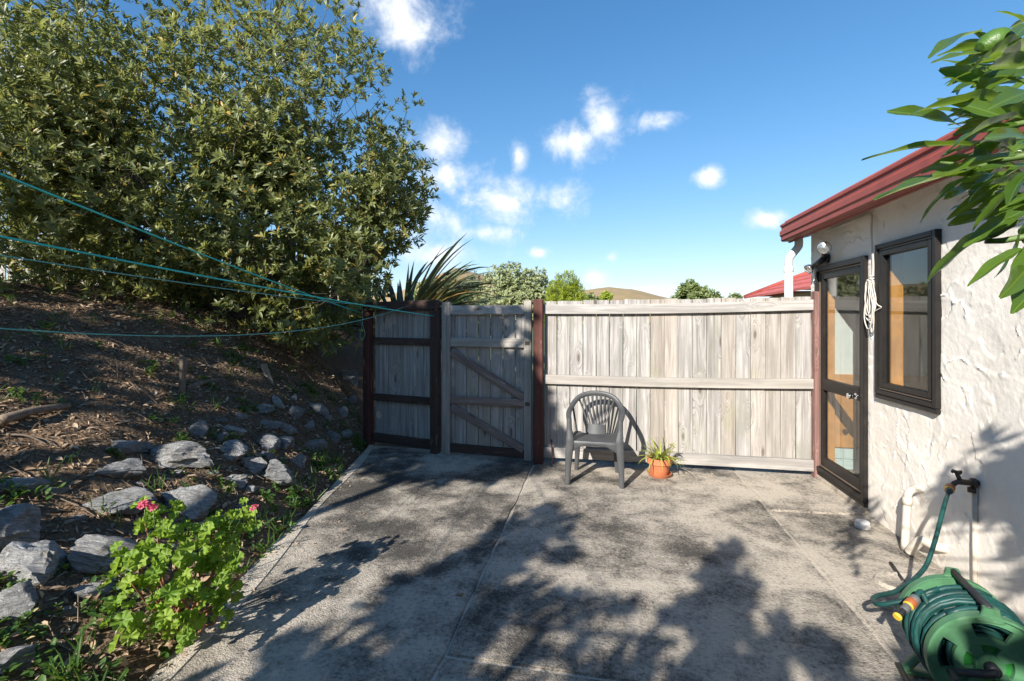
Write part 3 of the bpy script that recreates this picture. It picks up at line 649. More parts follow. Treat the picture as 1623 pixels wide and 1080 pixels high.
tube('arm', [p2+Vector((.06, .02, .04)), (WX-.04, c.y+.01, c.z-.02)], .021, M['black_plastic'], sl, 10)
tube('sensor_body', [(WX-.05, c.y-.02, c.z-.005), (WX-.10, c.y+.05, c.z-.06)], [.03, .024], M['black_plastic'], sl, 12)

# coil of cord hung beside the door
cc = at_x(1383, 470, WX-.03); coil = thing('cord_coil', cc, 'coiled off-white cord hanging on the wall between door and window', 'cord')
V, Fc = [], []
for i in range(9):
    h_ = random.uniform(.13, .21); w_ = random.uniform(.035, .075); ox = random.uniform(-.02, .02); pts = []
    for k in range(17):
        a = 2*math.pi*k/16; pts.append((WX-.025-.004*i+random.uniform(-.004, .004), cc.y+ox+w_*math.sin(a)*(1 if math.cos(a) < 0 else .75), cc.z+.13-h_+h_*math.cos(a)+random.uniform(-.006, .006)))
    tube_data(catmull(pts, 3), .0042, 6, V, Fc)
pyd('loops', V, Fc, M['cord'], coil, True)
tp_ = at_x(1383, 345, WX-.02)
tube('hanging_cord', catmull([(WX-.02, tp_.y+.01, 2.41), (WX-.03, tp_.y, 2.25), (WX-.022, cc.y+.01, cc.z+.25), (WX-.03, cc.y, cc.z+.1)], 6), .0055, M['cord'], coil, 6)
tube('hanging_cord', catmull([(WX-.022, tp_.y+.0, 2.40), (WX-.03, tp_.y-.015, 2.2), (WX-.026, cc.y-.01, cc.z+.2), (WX-.035, cc.y+.015, cc.z+.08)], 6), .004, M['cord'], coil, 6)
tube('wrap', [(WX-.035+.02*math.cos(k*1.1), cc.y+.028*math.sin(k*1.1), cc.z+.10+.004*k) for k in range(18)], .004, M['cord'], coil, 6)
tube('loose_end', catmull([(WX-.04, cc.y-.03, cc.z-.02), (WX-.045, cc.y-.10, cc.z-.07), (WX-.03, cc.y-.12, cc.z-.09), (WX-.04, cc.y-.05, cc.z-.12), (WX-.03, cc.y+.02, cc.z-.17)], 5), .004, M['cord'], coil, 6)

# tap, waste pipes, drain
tpz = at_x(1550, 766, WX); tap = thing('garden_tap', (WX, tpz.y, tpz.z), 'old brass garden tap on the plaster wall with hose fitted', 'tap')
tube('spout', catmull([(WX+.01, tpz.y, tpz.z), (WX-.05, tpz.y, tpz.z), (WX-.10, tpz.y+.005, tpz.z-.002), (WX-.13, tpz.y+.01, tpz.z-.03)], 5), [.017]*10+[.014]*6, M['tap'], tap, 12)
tube('wall_flange', [(WX-.012, tpz.y, tpz.z), (WX-.03, tpz.y, tpz.z)], .027, M['tap'], tap, 14)
tube('spindle', [(WX-.085, tpz.y, tpz.z), (WX-.10, tpz.y+.01, tpz.z+.05)], .011, M['tap'], tap, 10)
tube('handle', [(WX-.125, tpz.y+.01, tpz.z+.055), (WX-.075, tpz.y+.01, tpz.z+.058)], .008, M['tap'], tap, 8)
tube('handle', [(WX-.10, tpz.y-.02, tpz.z+.056), (WX-.10, tpz.y+.04, tpz.z+.056)], .008, M['tap'], tap, 8)
tube('supply_pipe', [(WX-.012, tpz.y+.005, tpz.z-.02), (WX-.012, tpz.y+.005, -.02)], .013, M['cream_pvc'], tap, 10)
lathe('flange_nut', [(.02, -.025), (.02, .0), (.014, .004)], M['tap'], tap, 8, Matrix.Translation((WX-.03, tpz.y+.002, tpz.z-.03)))
wp = thing('waste_pipe', at_x(1440, 900, WX-.08), 'painted waste pipes bending from the wall into the drain', 'pipe')
e0 = at_x(1462, 776, WX); e1 = at_x(1430, 782, WX-.085); e2 = at_z(1447, 925, .02)
tube('upper_pipe', catmull([(WX+.01, e0.y, e0.z), (WX-.045, e0.y, e0.z), (WX-.082, e0.y+.0, e0.z-.03), (WX-.09, e0.y, e0.z-.10), (WX-.105, e0.y, .02)], 6), .024, M['cream_pvc'], wp, 14)
tube('elbow_collar', [(WX-.088, e0.y, e0.z-.06), (WX-.092, e0.y, e0.z-.11)], .028, M['cream_pvc'], wp, 14)
e3 = at_x(1500, 870, WX)
tube('lower_pipe', catmull([(WX+.01, e3.y, e3.z), (WX-.05, e3.y+.02, e3.z+.004), (WX-.075, e3.y+.10, e3.z), (WX-.09, e3.y+.16, e3.z-.07), (WX-.10, e3.y+.19, .02)], 6), .029, M['cream_pvc'], wp, 14)
gl_ = at_z(1415, 922, .012); drain = thing('drain_cover', (gl_.x, gl_.y, 0), 'pale round drain surround at the foot of the waste pipes', 'drain')
lathe('surround', [(.0, .014), (.10, .014), (.105, .018), (.14, .020), (.148, .012), (.15, 0)], M['concrete_l'], drain, 30, Matrix.Translation((gl_.x+.07, gl_.y, .0)) @ Matrix.Diagonal((1.1, .8, 1, 1)))
cp = at_z(1367, 836, .005); cap = lathe('pipe_cap', [(.048, 0), (.05, .004), (.05, .022), (.046, .026), (.046, .045), (.042, .05), (.03, .05), (.028, .044), (0, .044)], M['white_pvc'], None, 24, Matrix.Translation((cp.x, cp.y, .003)))
tag(cap, 'white plastic pipe cap on the path below the door corner', 'pipe cap')

# ------------------------------------------------------------------ chair
CHX, CHY = -.062, 4.865
chair = thing('plastic_chair', (CHX, CHY, 0), 'dark grey moulded plastic armchair with slatted back against the fence', 'chair')
CM = Matrix.Translation((CHX, CHY, .003)) @ Matrix.Rotation(R(-2), 4, 'Z')
half = [(.245, -.215, .615), (.256, -.12, .640), (.262, .0, .652), (.252, .10, .672), (.228, .165, .715), (.175, .205, .768), (.095, .228, .797)]
pth = half+[(0, .234, .806)]+[(-x, y, z) for x, y, z in half[::-1]]
sidev = [(1, 0, 0), (1, 0, 0), (1, 0, .1), (1, -.1, .5), (.8, -.1, .8), (.5, -.1, 1), (.25, -.1, 1), (0, -.1, 1)]; sidev = sidev+[(-x, y, z) for x, y, z in sidev[:-1][::-1]]
# the band keeps its outer side turned up and out; mirrored half flips sign so the width direction stays continuous
sidev = [Vector(s) for s in sidev]
cont = [sidev[0]]
for s in sidev[1:]: cont.append(s)
ws_ = [.045, .05, .05, .05, .05, .05, .052]; ws_ = ws_+[.054]+ws_[::-1]
sweep('back_arch', pth, cont, ws_, [.026]*15, M['chair'], chair, .008, CM)
for s in (-1, 1):
    sweep('front_leg', [(s*.243, -.208, .625), (s*.240, -.214, .52), (s*.232, -.222, .42), (s*.240, -.232, .30), (s*.250, -.245, .12), (s*.254, -.252, 0)], [(1, 0, 0)]*6,
          [.042, .050, .078, .070, .052, .044], [.05, .05, .06, .055, .048, .042], M['chair'], chair, .008, CM)
    sweep('rear_leg', [(s*.185, .155, .41), (s*.192, .175, .30), (s*.202, .20, .12), (s*.210, .215, 0)], [(1, 0, 0)]*4, [.062, .055, .046, .04], [.055, .05, .045, .04], M['chair'], chair, .008, CM)
    sweep('arm_support', [(s*.236, .13, .675), (s*.222, .15, .56), (s*.205, .165, .44), (s*.195, .165, .39)], [(0, 1, 0)]*4, [.05, .05, .06, .06], [.016]*4, M['chair'], chair, .006, CM)
    sweep('side_apron', [(s*.228, -.20, .385), (s*.222, 0, .405), (s*.20, .16, .385)], [(0, 0, 1)]*3, [.085, .05, .085], [.018]*3, M['chair'], chair, .006, CM)
sweep('front_apron', [(-.215, -.228, .365), (-.12, -.240, .392), (0, -.244, .397), (.12, -.240, .392), (.215, -.228, .365)], [(0, 0, 1)]*5, [.105, .052, .04, .052, .105], [.018]*5, M['chair'], chair, .006, CM)
V, Fc = [], []; nu, nv = 16, 14
for zoff in (0, -.014):
    for j in range(nv+1):
        for i in range(nu+1):
            u = i/nu*2-1; v = j/nv; wd = .225-.035*v; y = -.247+.435*v
            V.append((u*wd, y, .418-.016*math.cos(u*math.pi/2)-.012*v-.020*max(0, (.12-v)/.12)**2+zoff))
n1 = (nu+1)*(nv+1)
for j in range(nv):
    for i in range(nu):
        a = j*(nu+1)+i; Fc += [(a, a+1, a+nu+2, a+nu+1), (n1+a, n1+a+nu+1, n1+a+nu+2, n1+a+1)]
rim = [i for i in range(nu+1)]+[j*(nu+1)+nu for j in range(1, nv+1)]+[nv*(nu+1)+i for i in range(nu-1, -1, -1)]+[j*(nu+1) for j in range(nv-1, 0, -1)]
for p, q in zip(rim, rim[1:]+rim[:1]): Fc.append((p, n1+p, n1+q, q))
seat = pyd('seat', V, Fc, M['chair'], chair, True, CM); bmfix(seat, 45)
sweep('lower_back', [(0, .185, .385), (0, .192, .43), (0, .203, .485)], [(1, 0, 0)]*3, [.20, .185, .18], [.014]*3, M['chair'], chair, .005, CM)
for k in range(-4, 5):
    xb = k*.0205; xt = k*.0465; zt = .806-.045*(abs(k)/4)**2.6; yt = .232-.025*(abs(k)/4)**2
    sweep('back_slat', [(xb, .203, .478), (xb+(xt-xb)*.28, .213, .55), (xb+(xt-xb)*.62, .222, .655), (xt, yt, zt)], [(1, 0, 0)]*4, [.015, .0155, .018, .023], [.010]*4, M['chair'], chair, .003, CM, 4)

# ------------------------------------------------------------------ pot plant
pp = at_z(1047, 760, 0); pot = thing('potted_plant', (pp.x, pp.y+.09, 0), 'terracotta pot with saucer and strappy yellow-green plant beside the chair', 'pot plant')
PM = Matrix.Translation((pp.x, pp.y+.10, .003))
lathe('saucer', [(.0, .0), (.095, 0), (.118, .03), (.121, .036), (.114, .036), (.095, .012), (0, .012)], M['terracotta'], pot, 32, PM)
lathe('pot', [(.08, .012), (.105, .125), (.108, .13), (.122, .132), (.126, .185), (.118, .19), (.110, .165), (0, .160)], M['terracotta'], pot, 32, PM)
lathe('soil', [(0, .172), (.113, .166)], M['soil'], pot, 20, PM)
def blade(name, base, az_, el_, L, w_, droop, mat, parent, n=7, twist=0.0, edge=None, vfold=.15):
    d = Vector((math.cos(az_)*math.cos(el_), math.sin(az_)*math.cos(el_), math.sin(el_))); hz = Vector((math.cos(az_), math.sin(az_), 0)); s = Vector((-math.sin(az_), math.cos(az_), 0))
    V, Fc = [], []; p = Vector(base); e = el_
    for i in range(n+1):
        f = i/n; e = el_-droop*f**1.5; dd = Vector((hz.x*math.cos(e), hz.y*math.cos(e), math.sin(e)))
        if i: p = p+dd*(L/n)
        wd = w_*(.55+.45*min(1, f*4))*(1-f**2.5)+.0006; sd_ = (s*math.cos(twist*f)+dd.cross(s)*math.sin(twist*f)); up = dd.cross(sd_)
        V += [p-sd_*wd/2-up*wd*vfold, p.copy(), p+sd_*wd/2-up*wd*vfold]
    for i in range(n):
        a = i*3; Fc += [(a, a+1, a+4, a+3), (a+1, a+2, a+5, a+4)]
    o = pyd(name, V, Fc, mat, parent, True)
    if edge is not None:
        o.data.materials.append(edge)
    return o
rs = random.Random(4)
for i in range(46):
    a = rs.uniform(0, 2*math.pi); blade('leaf', (pp.x+.05*math.cos(a)*rs.random(), pp.y+.10+.05*math.sin(a)*rs.random(), .17), a, rs.uniform(.45, 1.35), rs.uniform(.18, .34), rs.uniform(.014, .026), rs.uniform(.7, 2.2), M['potleaf'], pot, 7)
for i in range(14):
    a = rs.uniform(0, 6.28); b_ = (pp.x+.06*math.cos(a), pp.y+.10+.06*math.sin(a), .17)
    tube('dry_stem', catmull([b_, (b_[0]+.03*math.cos(a), b_[1]+.03*math.sin(a), .27), (b_[0]+.07*math.cos(a)+rs.uniform(-.03, .03), b_[1]+.05*math.sin(a), rs.uniform(.28, .38))], 3), .0016, M['stick'], pot, 4)
for i in range(4):
    a = rs.uniform(-.4, .4); b_ = Vector((pp.x+.08, pp.y+.06, .33)); blade('leaf', b_+Vector((rs.uniform(-.03, .03), 0, rs.uniform(-.02, .02))), a-.3, .3, .07, .03, 1.6, M['potleaf'], pot, 5)

# ------------------------------------------------------------------ rocks
def rock_mesh(seed, squash, elong):
    r = random.Random(seed); bm = bmesh.new(); bmesh.ops.create_icosphere(bm, subdivisions=4, radius=1)
    planes = [(Vector((r.gauss(0, 1), r.gauss(0, 1), r.gauss(0, .8))).normalized(), r.uniform(.42, .80)) for _ in range(16)]
    for v in bm.verts:
        for n, d in planes:
            k = v.co.dot(n)-d
            if k > 0: v.co -= n*k*.96
        nz = mnoise.noise(v.co*1.6+Vector((seed*3.1, 0, 0)))*.08+mnoise.noise(Vector((v.co.x*3, v.co.y*3, v.co.z*9))+Vector((seed, 5, 0)))*.09+mnoise.noise(v.co*11+Vector((seed, 1, 0)))*.035; v.co += v.co.normalized()*nz
        v.co.z += .05*(round(v.co.z*7)/7-v.co.z)*6*.35          # schist bedding steps
        v.co.x *= elong; v.co.z *= squash
    me = bpy.data.meshes.new('rock'); bm.to_mesh(me); bm.free(); me.polygons.foreach_set('use_smooth', [True]*len(me.polygons))
    me.set_sharp_from_angle(angle=R(20)); me.materials.append(M['rock']); return me
RK = [rock_mesh(i+1, .62+.1*(i % 3), 1.0+.22*(i % 4)) for i in range(9)]
# crop pixel centre x, y, width, height, tilt, label
big = {0: 'large pale flat-topped rock, widest of the upper rows on the bank', 1: 'upright pale rock touching the widest pale rock on the bank', 7: 'big streaked boulder directly behind the geranium flowers', 9: 'large bright boulder stacked above the dark blue-grey boulder',
       8: 'dark blue-grey boulder beside the long tilted slab', 10: 'long pale slab tilted down towards the geranium', 6: 'wedge-shaped grey rock between flat slab and streaked boulder', 15: 'blocky angular rock close to the concrete edge',
       11: 'rounded boulder below the dark blue-grey boulder', 13: 'lowest large boulder of the bank, among weeds', 2: 'thin flat slab lying highest on the open bank', 3: 'flat-topped rock just below the highest thin slab', 4: 'thin sharp slab lying above the bright boulder', 12: 'half buried rock left of the geranium stems'}
big.update({5: 'thin sliver of rock just below the thin sharp slab', 14: 'flat stone sliver below the long tilted slab', 16: 'grey rock leaning against the blocky angular rock', 17: 'low flat rock between the upright pale rock and the blocky rock',
       18: 'tilted rock lying above the rock that leans on the blocky one', 19: 'squarish rock directly above the blocky angular rock', 20: 'rounded rock standing alone above the widest pale rock', 21: 'pale rock just above the upright pale rock', 22: 'small tilted stone tucked between two pale rocks above the widest rock',
       23: 'long low rock below the narrow sliver that stands on edge', 24: 'rounded rock touching the end of the long low rock', 25: 'upright rounded rock between the narrow sliver and the broad rock', 26: 'broad rock high on the bank towards the side fence', 27: 'pale flat rock at the foot of the leaning board',
       28: 'narrow rock sliver standing on edge beside the leaning board', 31: 'flat-topped rock near the concrete edge towards the side fence', 32: 'small stone at the bank foot beside the side fence post', 33: 'small stone at the bank foot beside the side fence post', 34: 'upright chunk of rock next to the blocky angular rock',
       40: 'pale rock under the shrub right beside the side fence post', 42: 'rock chunk half hidden by the geranium leaves', 37: 'flat grey stone under the widest pale rock', 36: 'small stone behind the geranium beside the streaked boulder'})
rocks = [(590, 365, 195, 95, -12), (735, 355, 80, 85, -35), (395, 333, 145, 45, -5), (355, 410, 165, 68, -3), (100, 450, 150, 55, -18), (160, 472, 105, 28, -5), (385, 505, 215, 85, -12), (600, 500, 160, 120, -15),
         (112, 682, 215, 165, -20), (48, 590, 160, 150, -25), (330, 680, 225, 120, -28), (35, 828, 130, 130, -5), (295, 790, 125, 75, -25), (30, 1005, 120, 110, 0), (188, 862, 95, 32, -10), (880, 420, 120, 92, -10), (800, 388, 85, 62, -25),
         (745, 437, 88, 50, -5), (845, 315, 85, 48, -25), (905, 325, 62, 48, 0), (632, 277, 55, 55, 0), (745, 287, 72, 45, 0), (700, 300, 45, 26, 20), (850, 263, 98, 36, 3), (910, 280, 66, 42, 0), (935, 225, 62, 55, 0), (1005, 210, 75, 46, -10),
         (830, 213, 72, 30, -5), (880, 200, 62, 26, -60), (760, 238, 42, 25, 0), (980, 268, 32, 36, 0), (1000, 325, 78, 42, 0), (1055, 300, 50, 45, 0), (1095, 295, 52, 30, 0), (947, 378, 52, 50, 0), (848, 360, 55, 34, -20), (765, 530, 48, 26, 0),
         (655, 425, 66, 30, -5), (1085, 225, 40, 36, 0), (930, 180, 22, 26, 0), (1105, 110, 56, 72, 0), (700, 250, 44, 16, 0), (545, 660, 56, 40, -10), (690, 560, 44, 22, 0), (1040, 242, 30, 24, 0), (790, 470, 46, 22, 0), (560, 420, 44, 22, 0), (1115, 185, 36, 26, 0), (450, 455, 40, 22, 0), (250, 560, 44, 26, 0)]
rock_xy = []
for i, (cx, cy, w_, h_, tl) in enumerate(rocks):
    p, d = bank_hit(cx/2, 540+cy/2+h_*.12); sx_ = w_/2*d/F/2; sz_ = h_/2*d/F/2
    me = RK[i % 9]; dims = [max(abs(v.co[k]) for v in me.vertices) for k in range(3)]
    yd = min(sx_, max(sz_*1.3, sx_*.6))
    vdir = Vector((p.x, p.y, 0)).normalized(); right = Vector((vdir.y, -vdir.x, 0))
    upv = Vector((0, -.0, 1)); q = Matrix((right, vdir, upv)).transposed().to_4x4()
    mx = Matrix.Translation(p+Vector((0, 0, sz_*.25))) @ q @ Matrix.Rotation(R(-tl), 4, 'Y') @ Matrix.Rotation(R(-14), 4, 'X') @ Matrix.Diagonal((sx_*1.04/dims[0], yd/dims[1], sz_*1.15/dims[2], 1)) @ Matrix.Rotation(math.pi*(i*.37 % 1 > .5), 4, 'Z')
    o = link('rock', me, None, None, mx); rock_xy.append((p.x, p.y, max(sx_, yd)))
    if i in big: tag(o, big[i], 'rock', 'schist rocks set into the bank')
    else: tag(o, 'small grey schist rock half sunk in the leaf litter of the bank', 'rock', 'schist rocks set into the bank')
p, d = bank_hit(105, 625); o = link('earth_mound', rock_mesh(40, .5, 1.3).copy(), None, None, Matrix.Translation(p+Vector((-.05, .12, -.14))) @ Matrix.Rotation(R(25), 4, 'Y') @ Matrix.Diagonal((.30, .36, .42, 1))); o.data.materials.clear(); o.data.materials.append(M['earth'])
tag(o, 'bare brown earth mound on the upper bank', 'mound')

# sticks and stakes
p, d = bank_hit(288, 622); st = thing('garden_stake', p, 'short pale timber stake with a block on top, upright on the bank', 'stake')
beam('shaft', p+Vector((0, 0, -.08)), p+Vector((.015, 0, .27)), .035, .05, M['stick'], st, .004); beam('head_block', p+Vector((.013, .0, .20)), p+Vector((.017, .0, .315)), .045, .058, M['stick'], st, .005)
p, d = bank_hit(430, 612); tag(beam('leaning_board', p+Vector((.02, 0, -.05)), p+Vector((-.15, .06, .24)), .07, .03, M['stick'], None, .004), 'split board leaning out of the bank above the small rocks', 'board')
for (xa, ya, xb, yb, r_, lab) in ((0, 672, 110, 648, .035, 'thick bleached branch lying along the upper bank'), (296, 620, 345, 606, .03, 'broken plank end lying behind the short stake'), (10, 690, 85, 712, .008, 'thin dead cane lying on the bank'), (330, 645, 365, 655, .012, 'dark rotten stick lying among the litter')):
    a, _ = bank_hit(xa, ya); b_, _ = bank_hit(xb, yb); a.z += r_*.6; b_.z += r_*.6
    tag(tube('fallen_branch', catmull([a, a.lerp(b_, .4)+Vector((0, .02, .02)), b_], 5), [r_*(1-.04*k) for k in range(11)], M['stick'], None, 8), lab, 'branch')

# leaf litter, twigs, weeds
def on_bank(n, s_max, y0=.3, y1=6.3, pw=1.0):
    y = rng.uniform(y0, y1, n); s = rng.random(n)**pw*s_max+.015; x = edge_x(y)-s; return x, y, bank_z(x, y)
x, y, z = on_bank(26000, 4.4); n = len(x)
z = z+np.array([mnoise.noise(Vector((a*2.2, b*2.2, 0)))*.06+mnoise.noise(Vector((a*7, b*7, 3)))*.03 for a, b in zip(x, y)])+.006
ye = rng.uniform(1.4, 5.5, 260); xe = edge_x(ye)+.02+rng.random(260)**2.5*.5; xf = rng.uniform(-2.6, 2.0, 90); yf = np.where(xf < -.7, 5.36-.2*(xf+.7), 5.22)-rng.random(90)**2*.12
x = np.concatenate([x, xe, xf]); y = np.concatenate([y, ye, yf]); z = np.concatenate([z, np.full(350, .012)]); n = len(x)
D = rand_unit(n); D[:, 2] = D[:, 2]*.3+.1; L = rng.uniform(.02, .065, n); L[-350:] *= .6
tag(leaves_mesh('leaf_litter', np.stack([x, y, z], 1), D, np.tile([0, 0, 1.], (n, 1))+rand_unit(n)*.5, L, L*rng.uniform(.15, .55, n), M['litter'], None, .3, .2), 'dry brown leaf and bark litter covering the bank', 'litter', None, 'stuff')
V, Fc = [], []; x, y, z = on_bank(900, 4.0)
for a, b_, c in zip(x, y, z):
    t = random.uniform(0, 6.28); l_ = random.uniform(.06, .28); p = Vector((a, b_, c+.012)); q = p+Vector((math.cos(t)*l_, math.sin(t)*l_*.6, 0)); q.z = float(bank_z(q.x, q.y))+random.uniform(.01, .05)
    if q.x > edge_x(q.y)-.01: continue
    tube_data([p, p.lerp(q, .5)+Vector((0, 0, .012)), q], random.uniform(.0012, .004), 4, V, Fc, False)
tag(pyd('twig_litter', V, Fc, M['stick'], None, True), 'dead twigs and dry stalks scattered over the bank', 'twigs', None, 'stuff')
def weeds(name, spots, lab, mat, Lr, k, el_):
    P, D, L = [], [], []
    for (x, y, r_, n) in spots:
        for i in range(n):
            a = random.uniform(0, 6.28); q = r_*math.sqrt(random.random()); bx_, by = x+q*math.cos(a), y+q*math.sin(a)
            if bx_ > edge_x(by)+.03: continue
            zz = float(bank_z(bx_, by)) if bx_ < edge_x(by) else 0
            for j in range(k):
                t = random.uniform(0, 6.28); e = random.uniform(*el_); P.append((bx_, by, zz+random.uniform(0, .05))); D.append((math.cos(t)*math.cos(e), math.sin(t)*math.cos(e), math.sin(e))); L.append(random.uniform(*Lr))
    P, D, L = np.array(P), np.array(D), np.array(L); n = len(P)
    return P, D, L, n
spots = []
for i in range(150):
    y_ = random.uniform(.8, 6.0); s_ = random.random()**1.6*2.6+.03; spots.append((float(edge_x(y_))-s_, y_, random.uniform(.03, .12), random.randint(3, 12)))
for i in range(24):                                     # dense low weeds beside the geranium, in the corner of the bed
    spots.append((random.uniform(-2.9, -2.0), random.uniform(1.3, 2.2), .10, 10))
P, D, L, n = weeds('w', spots, '', None, (.02, .05), 4, (.1, 1.1))
tag(leaves_mesh('weed_patch', P, D, np.tile([0, 0, 1.], (n, 1))+rand_unit(n)*.3, L, L*.62, M['weed'], None, .2, .25), 'low broad-leaved weeds growing between the rocks', 'weeds', None, 'stuff')
spots = [(float(edge_x(y_))-random.random()**1.5*.28-.01, y_, .05, random.randint(4, 16)) for y_ in np.random.default_rng(3).uniform(1.2, 5.6, 34)]+[(float(edge_x(y_))-random.uniform(.2, 3.2), y_, .04, 7) for y_ in np.random.default_rng(5).uniform(1.2, 6, 60)]
P, D, L, n = weeds('g', spots, '', None, (.05, .15), 1, (.7, 1.5))
tag(leaves_mesh('grass_tufts', P, D, rand_unit(n), L, L*.06+.002, M['weed'], None, .2, .35), 'grass tufts along the concrete edge and on the bank', 'grass', None, 'stuff')

# ------------------------------------------------------------------ geranium
gb = Vector((-2.10, 2.12, .03)); ger = thing('geranium', gb, 'bright green geranium bush with pink flower heads at the concrete edge', 'plant')
def ger_leaf(seed):
    r = random.Random(seed); V = [(0, 0, 0)]; nL = 28
    for ring in (.5, 1.0):
        for k in range(nL):
            a = 2*math.pi*k/nL; notch = 1-.78*max(0, 1-abs((a-math.pi+math.pi) % (2*math.pi) - math.pi if False else min(a, 2*math.pi-a))/.22)
            lob = 1+.10*math.cos(a*7+math.pi) if ring == 1 else 1
            rr = ring*.5*lob*(notch if ring == 1 else max(notch, .35)); V.append((rr*math.cos(a), rr*math.sin(a), ring**2*.13*(1+1.0*math.cos(a*7))+.06*math.sin(a*2+seed)*ring+.05*ring))
    Fc = [(0, 1+k, 1+(k+1) % nL) for k in range(nL)]+[(1+k, 1+nL+k, 1+nL+(k+1) % nL, 1+(k+1) % nL) for k in range(nL)]
    me = bpy.data.meshes.new('leaf'); me.from_pydata(V, [], Fc); me.polygons.foreach_set('use_smooth', [True]*len(me.polygons)); me.materials.append(M['geranium']); return me
GL = [ger_leaf(i) for i in range(4)]; rs = random.Random(12)
stems = []
tips_px = [(228, 822, 2.30), (262, 815, 2.36), (300, 838, 2.4), (250, 850, 2.3), (335, 850, 2.45), (370, 830, 2.55), (395, 822, 2.6), (215, 880, 2.2), (290, 872, 2.3), (345, 880, 2.4), (385, 905, 2.42), (375, 940, 2.35), (330, 920, 2.3), (300, 950, 2.2), (250, 910, 2.25), (205, 920, 2.15), (195, 985, 2.05), (240, 985, 2.1), (290, 1000, 2.1), (330, 975, 2.2), (220, 1025, 2.0), (265, 1040, 2.0), (310, 1045, 2.05), (355, 860, 2.5), (318, 895, 2.35), (275, 930, 2.2), (345, 950, 2.3)]
for px, py, d in [q for q in tips_px if q[1] < 1010]:
    tip = at_d(px, py, d); b0 = gb+Vector((rs.uniform(-.08, .06), rs.uniform(-.10, .08), -.02)); mid = b0.lerp(tip, .5)+Vector((rs.uniform(-.05, .05), rs.uniform(-.05, .05), -.05))
    path = catmull([b0, mid, tip], 5); tube('stem', path, [.008-.0045*i/(len(path)-1) for i in range(len(path))], M['stem_red'], ger, 6)
    for j in range(12):
        off = Vector((rs.gauss(0, .052), rs.gauss(0, .052), rs.gauss(.005, .045))); p = tip+off
        if p.z < float(bank_z(p.x, p.y))+.03: p.z = float(bank_z(p.x, p.y))+.04
        if p.x > -1.75: continue
        nrm = (off.normalized()*.7+Vector((-.1, -.25, .75))+Vector((rs.gauss(0, .3), rs.gauss(0, .3), rs.gauss(0, .2)))).normalized(); s_ = rs.uniform(.038, .075)
        mx = Matrix.Translation(p) @ nrm.to_track_quat('Z', 'Y').to_matrix().to_4x4() @ Matrix.Rotation(rs.uniform(0, 6.28), 4, 'Z') @ Matrix.Diagonal((s_, s_, s_, 1))
        lf = link('leaf', GL[rs.randrange(4)], None, ger, mx)
for px, py, d, nf, sz in ((229, 802, 2.2, 26, .02), (404, 806, 2.5, 10, .014), (243, 806, 2.2, 12, .014)):
    c = at_d(px, py, d); k = nf*5; u = rand_unit(nf); u[:, 2] = np.abs(u[:, 2])*.8; Pf = np.repeat(np.array(c)+u*sz, 5, 0); t = rand_unit(k)+np.repeat(u, 5, 0)*.6
    leaves_mesh('flower_head', Pf, t, np.repeat(u, 5, 0), np.full(k, .013), np.full(k, .010), M['pink'], ger, .1, .1)
    tube('flower_stalk', [c+Vector((.01, .0, -.10)), c], .0022, M['stem_green'], ger, 5)

# ------------------------------------------------------------------ hose reel
RC = Vector((1.455, 2.235, .275)); rax = Vector((-.20, -.98, 0)).normalized(); rsd = Vector((-rax.y, rax.x, 0))   # axis points to the viewer's side
reel = thing('hose_reel', (RC.x, RC.y, 0), 'green plastic hose reel wound with dark green hose', 'hose reel')
def rp(a, s, z): return RC+rax*a+rsd*s+Vector((0, 0, z))
RM = Matrix((rsd, Vector((0, 0, 1)), rax)).transposed().to_4x4()
def ring(name, a, r0, r1, th, mat, a0=0, a1=360, n=40, dish=0.0, par=None):
    V, Fc = [], []; full = a1-a0 >= 360; m = n if full else n+1
    for k in range(m):
        t = R(a0+(a1-a0)*k/n); c, s = math.cos(t), math.sin(t)
        for rr, zz in ((r0, -th/2+dish), (r0, th/2+dish), ((r0+r1)/2, th/2+dish*.4), (r1, th/2), (r1, -th/2), ((r0+r1)/2, -th/2+dish*.4)): V.append((rr*c, rr*s, zz))
    for k in range(n):
        k2 = (k+1) % m
        for q in range(6): Fc.append((k*6+q, k*6+(q+1) % 6, k2*6+(q+1) % 6, k2*6+q))
    if not full: Fc += [tuple(range(6)), tuple((m-1)*6+q for q in range(5, -1, -1))]
    mx = RM.copy(); mx.translation = RC+rax*a; o = pyd(name, V, Fc, mat, par or reel, False, mx); bmfix(o, 35); return o
for a, sgn in ((.125, 1), (-.135, -1)):
    fl = ring('flange', a, .155, .190, .022, M['reel']); ring('rim', a+.012*sgn, .184, .193, .034, M['reel'], par=fl)
    ring('hub_ring', a, .075, .105, .020, M['reel'], par=fl); ring('hub_ring', a+.006*sgn, .02, .044, .03, M['reel'], par=fl)
    for q in range(4): ring('flange_vane', a, .040, .160, .012, M['reel'], 20+90*q, 62+90*q, 8, .006*sgn, fl)
    ring('hub_disc', a-.012*sgn, .010, .078, .006, M['reel_in'], par=fl)
    for s in (-1, 1):                                   # splayed feet
        sweep('foot', [rp(a+.02*sgn, s*.03, -.02), rp(a+.025*sgn, s*.10, -.16), rp(a+.03*sgn, s*.165, -.255)], [rax]*3, [.03, .035, .05], [.03, .028, .022], M['reel'], reel, .006)
    sweep('foot_bar', [rp(a+.03*sgn, -.19, -.262), rp(a+.03*sgn, 0, -.258), rp(a+.03*sgn, .19, -.262)], [rax]*3, [.055, .04, .055], [.02]*3, M['reel'], reel, .006)
    sweep('handle_mount', [rp(a+.02*sgn, .0, .17), rp(a+.022*sgn, .0, .195), rp(a+.02*sgn, .0, .222)], [rsd]*3, [.085, .06, .045], [.014, .014, .03], M['reel'], reel, .005)
tube('handle_tube', [rp(-.15, 0, .215), rp(.145, 0, .215)], .0125, M['black_plastic'], reel, 12)
